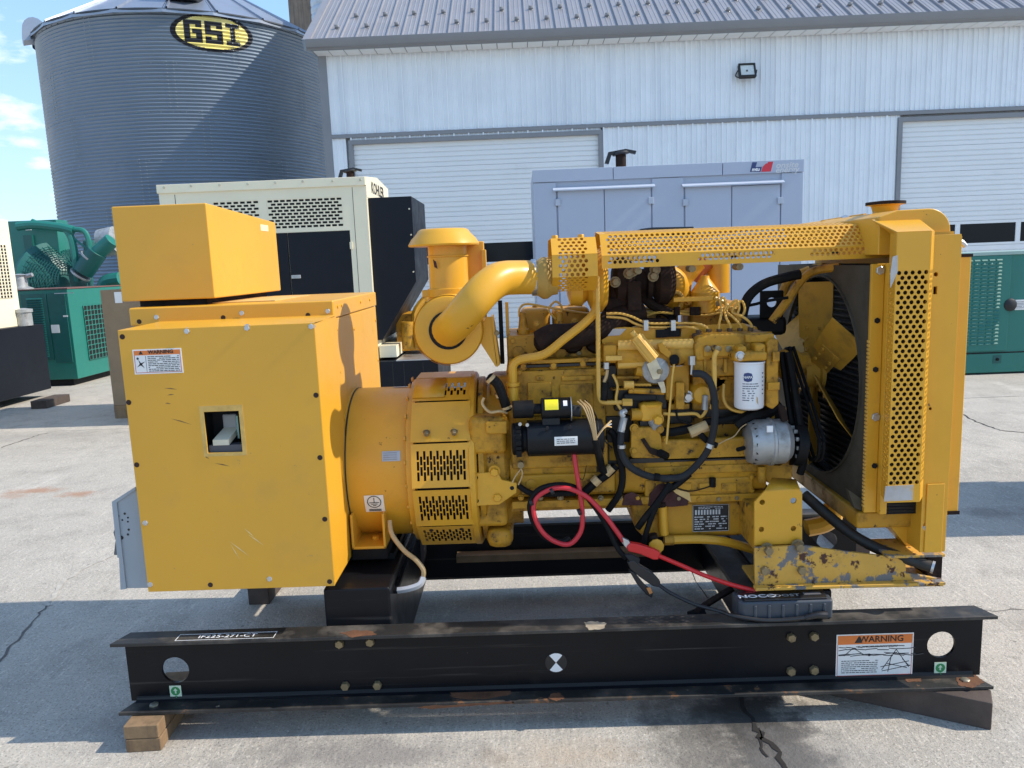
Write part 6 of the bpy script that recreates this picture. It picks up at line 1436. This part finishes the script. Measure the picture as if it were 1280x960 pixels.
# ------------------------------------------------------------------ jump starter with clamps
Jz=ZTP+.001
j0=PZ(918,768,Jz).x; j1=PZ(1034,764,Jz).x; jy0,jy1=2.385,2.475; jh=.066
js=thing('jump_starter','dark grey ribbed NOCO jump starter lying on the front rail','jump starter',((j0+j1)/2,(jy0+jy1)/2,Jz))
jm=M('slate_plastic',(.045,.055,.07),.5,0,.1,9,dirt=((.12,.12,.12),.6,12,.4)); jb=M('black_plastic',(.012,.012,.014),.4,0,.1,9)
c=.016
body=MB().prism([(j0+c,jy0),(j1-c*.3,jy0),(j1,jy0+c),(j1,jy1),(j0,jy1),(j0,jy0+c)],Jz,Jz+jh,'z').build('body',jm,js,bev=.008,seg=3)
W_=j1-j0
for k in range(6):
    x=j0+W_*(.17+k*.145); MB().box(x-.005,x+.005,jy0-.005,jy0+.02,Jz+.006,Jz+jh-.010).build('body_rib',jm,body,bev=.003)
MB().prism([(j0+.02,jy0+.006),(j1-.02,jy0+.006),(j1-.008,jy1-.004),(j0+.012,jy1-.004)],Jz+jh,Jz+jh+.007,'z').build('top_cover',jb,body,bev=.003)
text('NOCO',.030,(j0+W_*.22,jy0+.030,Jz+jh+.0076),white,body,rot=(0,0,0),ext=.0003,xs=1.35,off=.0008)
text('BOOST',.024,(j0+W_*.50,jy0+.030,Jz+jh+.0076),M('boost_grey',(.30,.30,.30),.5),body,rot=(0,0,0),ext=.0003,xs=1.35)
MB().box(j0+W_*.72,j0+W_*.90,jy0+.03,jy0+.05,Jz+jh+.007,Jz+jh+.0076).build('status_window',M('status_grey',(.12,.12,.13),.3),body)
text('NOCO',.010,(j0+W_*.18,jy0+.062,Jz+jh+.0076),M('small_red',(.5,.03,.03),.5),body,rot=(0,0,0),ext=.0003)
MB().tube([(j1-.03,jy0-.012,Jz+.020),(j1-.06,jy0-.014,Jz+.022),(j1-.10,jy0-.014,Jz+.014)],lambda t:.014-.006*t,10).build('plug',jb,js)
MB().tube([(j1-.09,jy0-.014,Jz+.015),(j0+W_*.3,jy0-.012,Jz+.008),P(918,770,2.385),P(900,764,2.42),P(868,755,2.46),P(838,741,2.49),P(821,729,2.516)],.0065,8).build('black_lead',jb,js)
MB().tube([P(824,695,2.53),P(850,706,2.51),P(880,719,2.49),P(915,731,2.47),P(950,740,2.46),(j0+W_*.36,jy1-.002,Jz+.05)],.0078,8).build('red_lead',redp,js)
rcl=MB().pprism([(783,684),(788,679),(800,681),(818,687),(826,691),(823,700),(817,700),(800,693),(786,690)],2.525,2.55).build('red_clamp',redp,js,bev=.004)
MB().pprism([(778,672),(786,676),(790,683),(786,688),(780,682)],2.53,2.545).build('clamp_jaw',galv,rcl,bev=.002)
bcl=MB().pprism([(784,703),(792,700),(800,707),(815,716),(826,728),(824,735),(816,733),(800,722),(788,712)],2.505,2.53).build('black_clamp',jb,js,bev=.004)
MB().pprism([(786,713),(792,715),(806,732),(817,741),(815,748),(808,744),(796,730)],2.507,2.527).build('clamp_handle',jb,bcl,bev=.003)
MB().pprism([(808,735),(813,734),(816,741),(812,743)],2.503,2.506).build('clamp_spring',M('copper',(.55,.28,.12),.35,.8),bcl)
MB().pprism([(781,694),(790,694),(800,699),(799,705),(788,703)],2.508,2.525).build('clamp_jaw',rubg,bcl,bev=.002)
# angle scrap under the engine (rusty bar)
q0=P(878,757,2.56);q1=P(955,712,2.62)
MB().tube([P(868,768,2.56),P(882,756,2.57),P(925,730,2.62),P(945,722,2.64)],.012,6,2).build('rusty_bar',rust,gs); MB().cyl(P(862,771,2.56),P(880,764,2.57),.020,n=8).build('bar_boot',rub,gs)

# ------------------------------------------------------------------ timbers under the skid
def timber(name,px,py,Yf,length,wd_,label,mat,rot=0,z0=0,h=.0945):
    q=PZ(px,py,0); o=MB().box(-wd_/2,wd_/2,0,length,0,h).build(name,mat,bev=.004)
    o.location=(q.x,q.y,0); o.rotation_euler=(0,0,rot)
    # recentre because build() moved the origin to the middle of the box
    o.location=Vector((q.x,q.y,z0))+Matrix.Rotation(rot,3,'Z')@Vector((0,length/2,0)); WO[o.name]=Vector(o.location)
    tag(o,label,'block','timber blocks under the generators'); return o
timber('timber_block',180,940,2.3,.35,.115,'lower of two stacked pale boards under the left rail end',wood,R_(3),0,.0465)
timber('timber_block',179,940,2.3,.345,.114,'upper of two stacked pale boards under the left rail end',wood,R_(2.2),.0472,.0470)
timber('timber_block',1238,904,2.3,.75,.09,'dark timber beam angled out from under the right end of the rail',woodd,R_(62))
timber('timber_block',324,756,3.3,.40,.10,'dark timber block under the rear rail below the cabinet',woodd,0)
timber('timber_block',1075,700,3.3,.40,.10,'dark timber block under the rear rail near the radiator',woodd,0)

# small fasteners and castings along the engine side
for k in range(13):
    q=P(650+k*24.5,626,2.64); bolt(cc,(q.x,2.6395,q.z),.0085,brass if k%3 else yeld,h=1.2)
for px,py in ((815,601),(938,600),(815,617),(938,617),(830,553),(940,552),(828,574),(942,573)):
    q=P(px,py,2.648); bolt(cc,(q.x,2.6475,q.z),.0085,yeld,h=1.2)
for px,py in ((646,446),(668,448),(695,449),(722,447),(760,452),(648,470),(752,470),(650,540),(700,541),(752,540)):
    q=P(px,py,2.72); bolt(eb_,(q.x,2.7215 if py>455 else 2.789,q.z),.010,brass if px%4 else yeld,h=1.3)
MB().pb(636,449,760,454,2.715,2.79).build('deck_flange',yeld,eb_,bev=.003)
MB().pb(660,478,690,520,2.716,2.724).build('cast_panel',yeld,eb_,bev=.008); MB().pb(700,480,742,520,2.716,2.724).build('cast_panel',yeld,eb_,bev=.008)
MB().pb(640,552,760,585,2.646,2.66).build('cast_panel',yeld,cc,bev=.012); MB().pb(650,592,770,618,2.642,2.66).build('cast_panel',yeld,cc,bev=.010)
for px in (664,700,738): 
    q=P(px,605,2.64); MB().lathe((q.x,2.642,q.z),(0,-1,0),[(.018,0),(.018,.004),(.012,.005)],14).build('core_plug',yeld,cc)
for px,py,px2,py2 in ((770,470,800,474),(764,486,786,488),(838,505,862,512),(900,470,955,474)): MB().pb(px,py,px2,py2,2.68,2.72).build('cast_lug',yeld,eb_,bev=.004)
MB().tube([P(905,480,2.67),P(905,500,2.66),P(915,512,2.66),P(940,517,2.67)],.006,6).build('fuel_line',yelt,gs)
MB().tube([P(766,468,2.67),P(772,482,2.66),P(770,500,2.66),P(776,512,2.65)],.005,6).build('fuel_line',yelt,gs)
MB().tube([P(845,512,2.66),P(848,524,2.65),P(862,530,2.65)],.004,6).build('wire',rub,gs)
MB().tube([P(732,500,2.61),P(745,520,2.60),P(752,545,2.60),P(765,560,2.62)],.003,5).build('wire',rub,gs)
MB().tube([P(652,585,2.63),P(644,596,2.62),P(640,604,2.62)],.003,5).build('wire',tan,gs); MB().tube([P(648,578,2.63),P(653,592,2.62),P(648,606,2.62)],.003,5).build('wire',tan,gs)
q=P(651,579,2.65); MB().cyl((q.x,2.66,q.z),(q.x,2.62,q.z),.012,n=10).build('oil_sender',brass,cc)
for px,py in ((668,408),(715,405),(640,430),(760,443),(770,440)): q=P(px,py,2.80); bolt(hd,(q.x,2.788,q.z),.010,yeld,h=1.4)

# dark boxes between the castings, shade of the gaps put into their colour
gap_dark=M('gap_shade_gasket_black',(.014,.011,.009),.45,0,.3,9,dirt=((.06,.036,.016),.5,12,.6))  # near-black for painted gap shade, also used on the gaskets
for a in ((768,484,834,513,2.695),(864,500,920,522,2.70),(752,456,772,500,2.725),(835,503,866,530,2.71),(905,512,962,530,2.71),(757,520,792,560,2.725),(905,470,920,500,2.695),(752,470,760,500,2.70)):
    MB().pb(a[0],a[1],a[2],a[3],a[4],a[4]+.06).build('recess_shade',gap_dark,eb_,bev=.006)
for i,(a,b_) in enumerate((((893,500),(893,505)),((888,555),(886,560)),((818,596),(824,597)),((777,556),(777,560)))):
    A=P(*a,2.603);B=P(*b_,2.603); MB().cyl(A,B,.0142,n=12).build('hose_clamp',galv if i%2 else rub,gs)
for px,py in ((812,386),(828,384),(858,381),(876,380),(892,383),(905,401),(918,403)):
    q=P(px,py,2.87); bolt(hd,(q.x,2.868,q.z),.012,brass if px%3 else yeld,h=1.6)
for px,py,r in ((690,614,.0105),(664,628,.0105),(724,640,.0105)):
    q=P(px,py,2.566); MB().cyl(q-Vector((.005,0,.002)),q+Vector((.005,0,.002)),r+.002,n=8).build('cable_tie',black,gs)
for a,b_ in (((612,472),(615,475)),((626,492),(627,496)),((633,508),(634,511))):
    MB().cyl(P(*a,2.645),P(*b_,2.645),.0195,n=10).build('tape_wrap',tan,gs)
MB().pb(880,448,884,466,2.63,2.65).build('pump_rib',yeld,ip_,bev=.002); MB().pb(905,448,909,466,2.63,2.65).build('pump_rib',yeld,ip_,bev=.002)
MB().pb(932,418,968,428,2.622,2.66).build('pump_pad',yeld,ip_,bev=.004)
for px in (884,897,910,923): MB().lathe(P(px,436,2.625),(0,-1,0),[(.012,0),(.012,.008),(.008,.010)],6).build('pump_plug',brass,ip_)

# bright valve covers' clamp bars, belt run, dark pieces that paint shade into the gaps
MB().tube([P(985,440,2.72),P(992,480,2.70),P(1000,530,2.66),P(1005,570,2.64),P(1000,592,2.65)],.014,8).build('fan_belt',rub,gs)
MB().tube([P(977,440,2.74),P(984,490,2.72),P(990,530,2.68)],.012,8).build('fan_belt',rub,gs)
MB().pb(820,412,834,422,2.738,2.744).build('slot_shade',dark,bk2); MB().pb(834,409,851,421,2.738,2.744).build('slot_shade',dark,bk2)  # dark boxes stand in for the shade inside the bracket's slots
MB().pb(800,388,850,392,2.885,2.90).build('cover_bar',yelt,hd,bev=.003); MB().pb(856,384,928,388,2.885,2.90).build('cover_bar',yelt,hd,bev=.003)
MB().pb(642,455,762,458,2.716,2.725).build('gasket',gap_dark,eb_)
MB().pb(800,526,826,532,2.66,2.70).build('recess_shade',gap_dark,eb_); MB().pb(787,573,830,578,2.64,2.67).build('recess_shade',gap_dark,eb_)  # dark boxes paint shade under the castings; no separate parts
MB().pb(640,575,958,579,2.652,2.66).build('gasket',gap_dark,cc)
MB().pb(745,556,762,600,2.652,2.68).build('recess_shade',gap_dark,cc,bev=.006)  # dark box paints the shade of a gap in the crankcase side
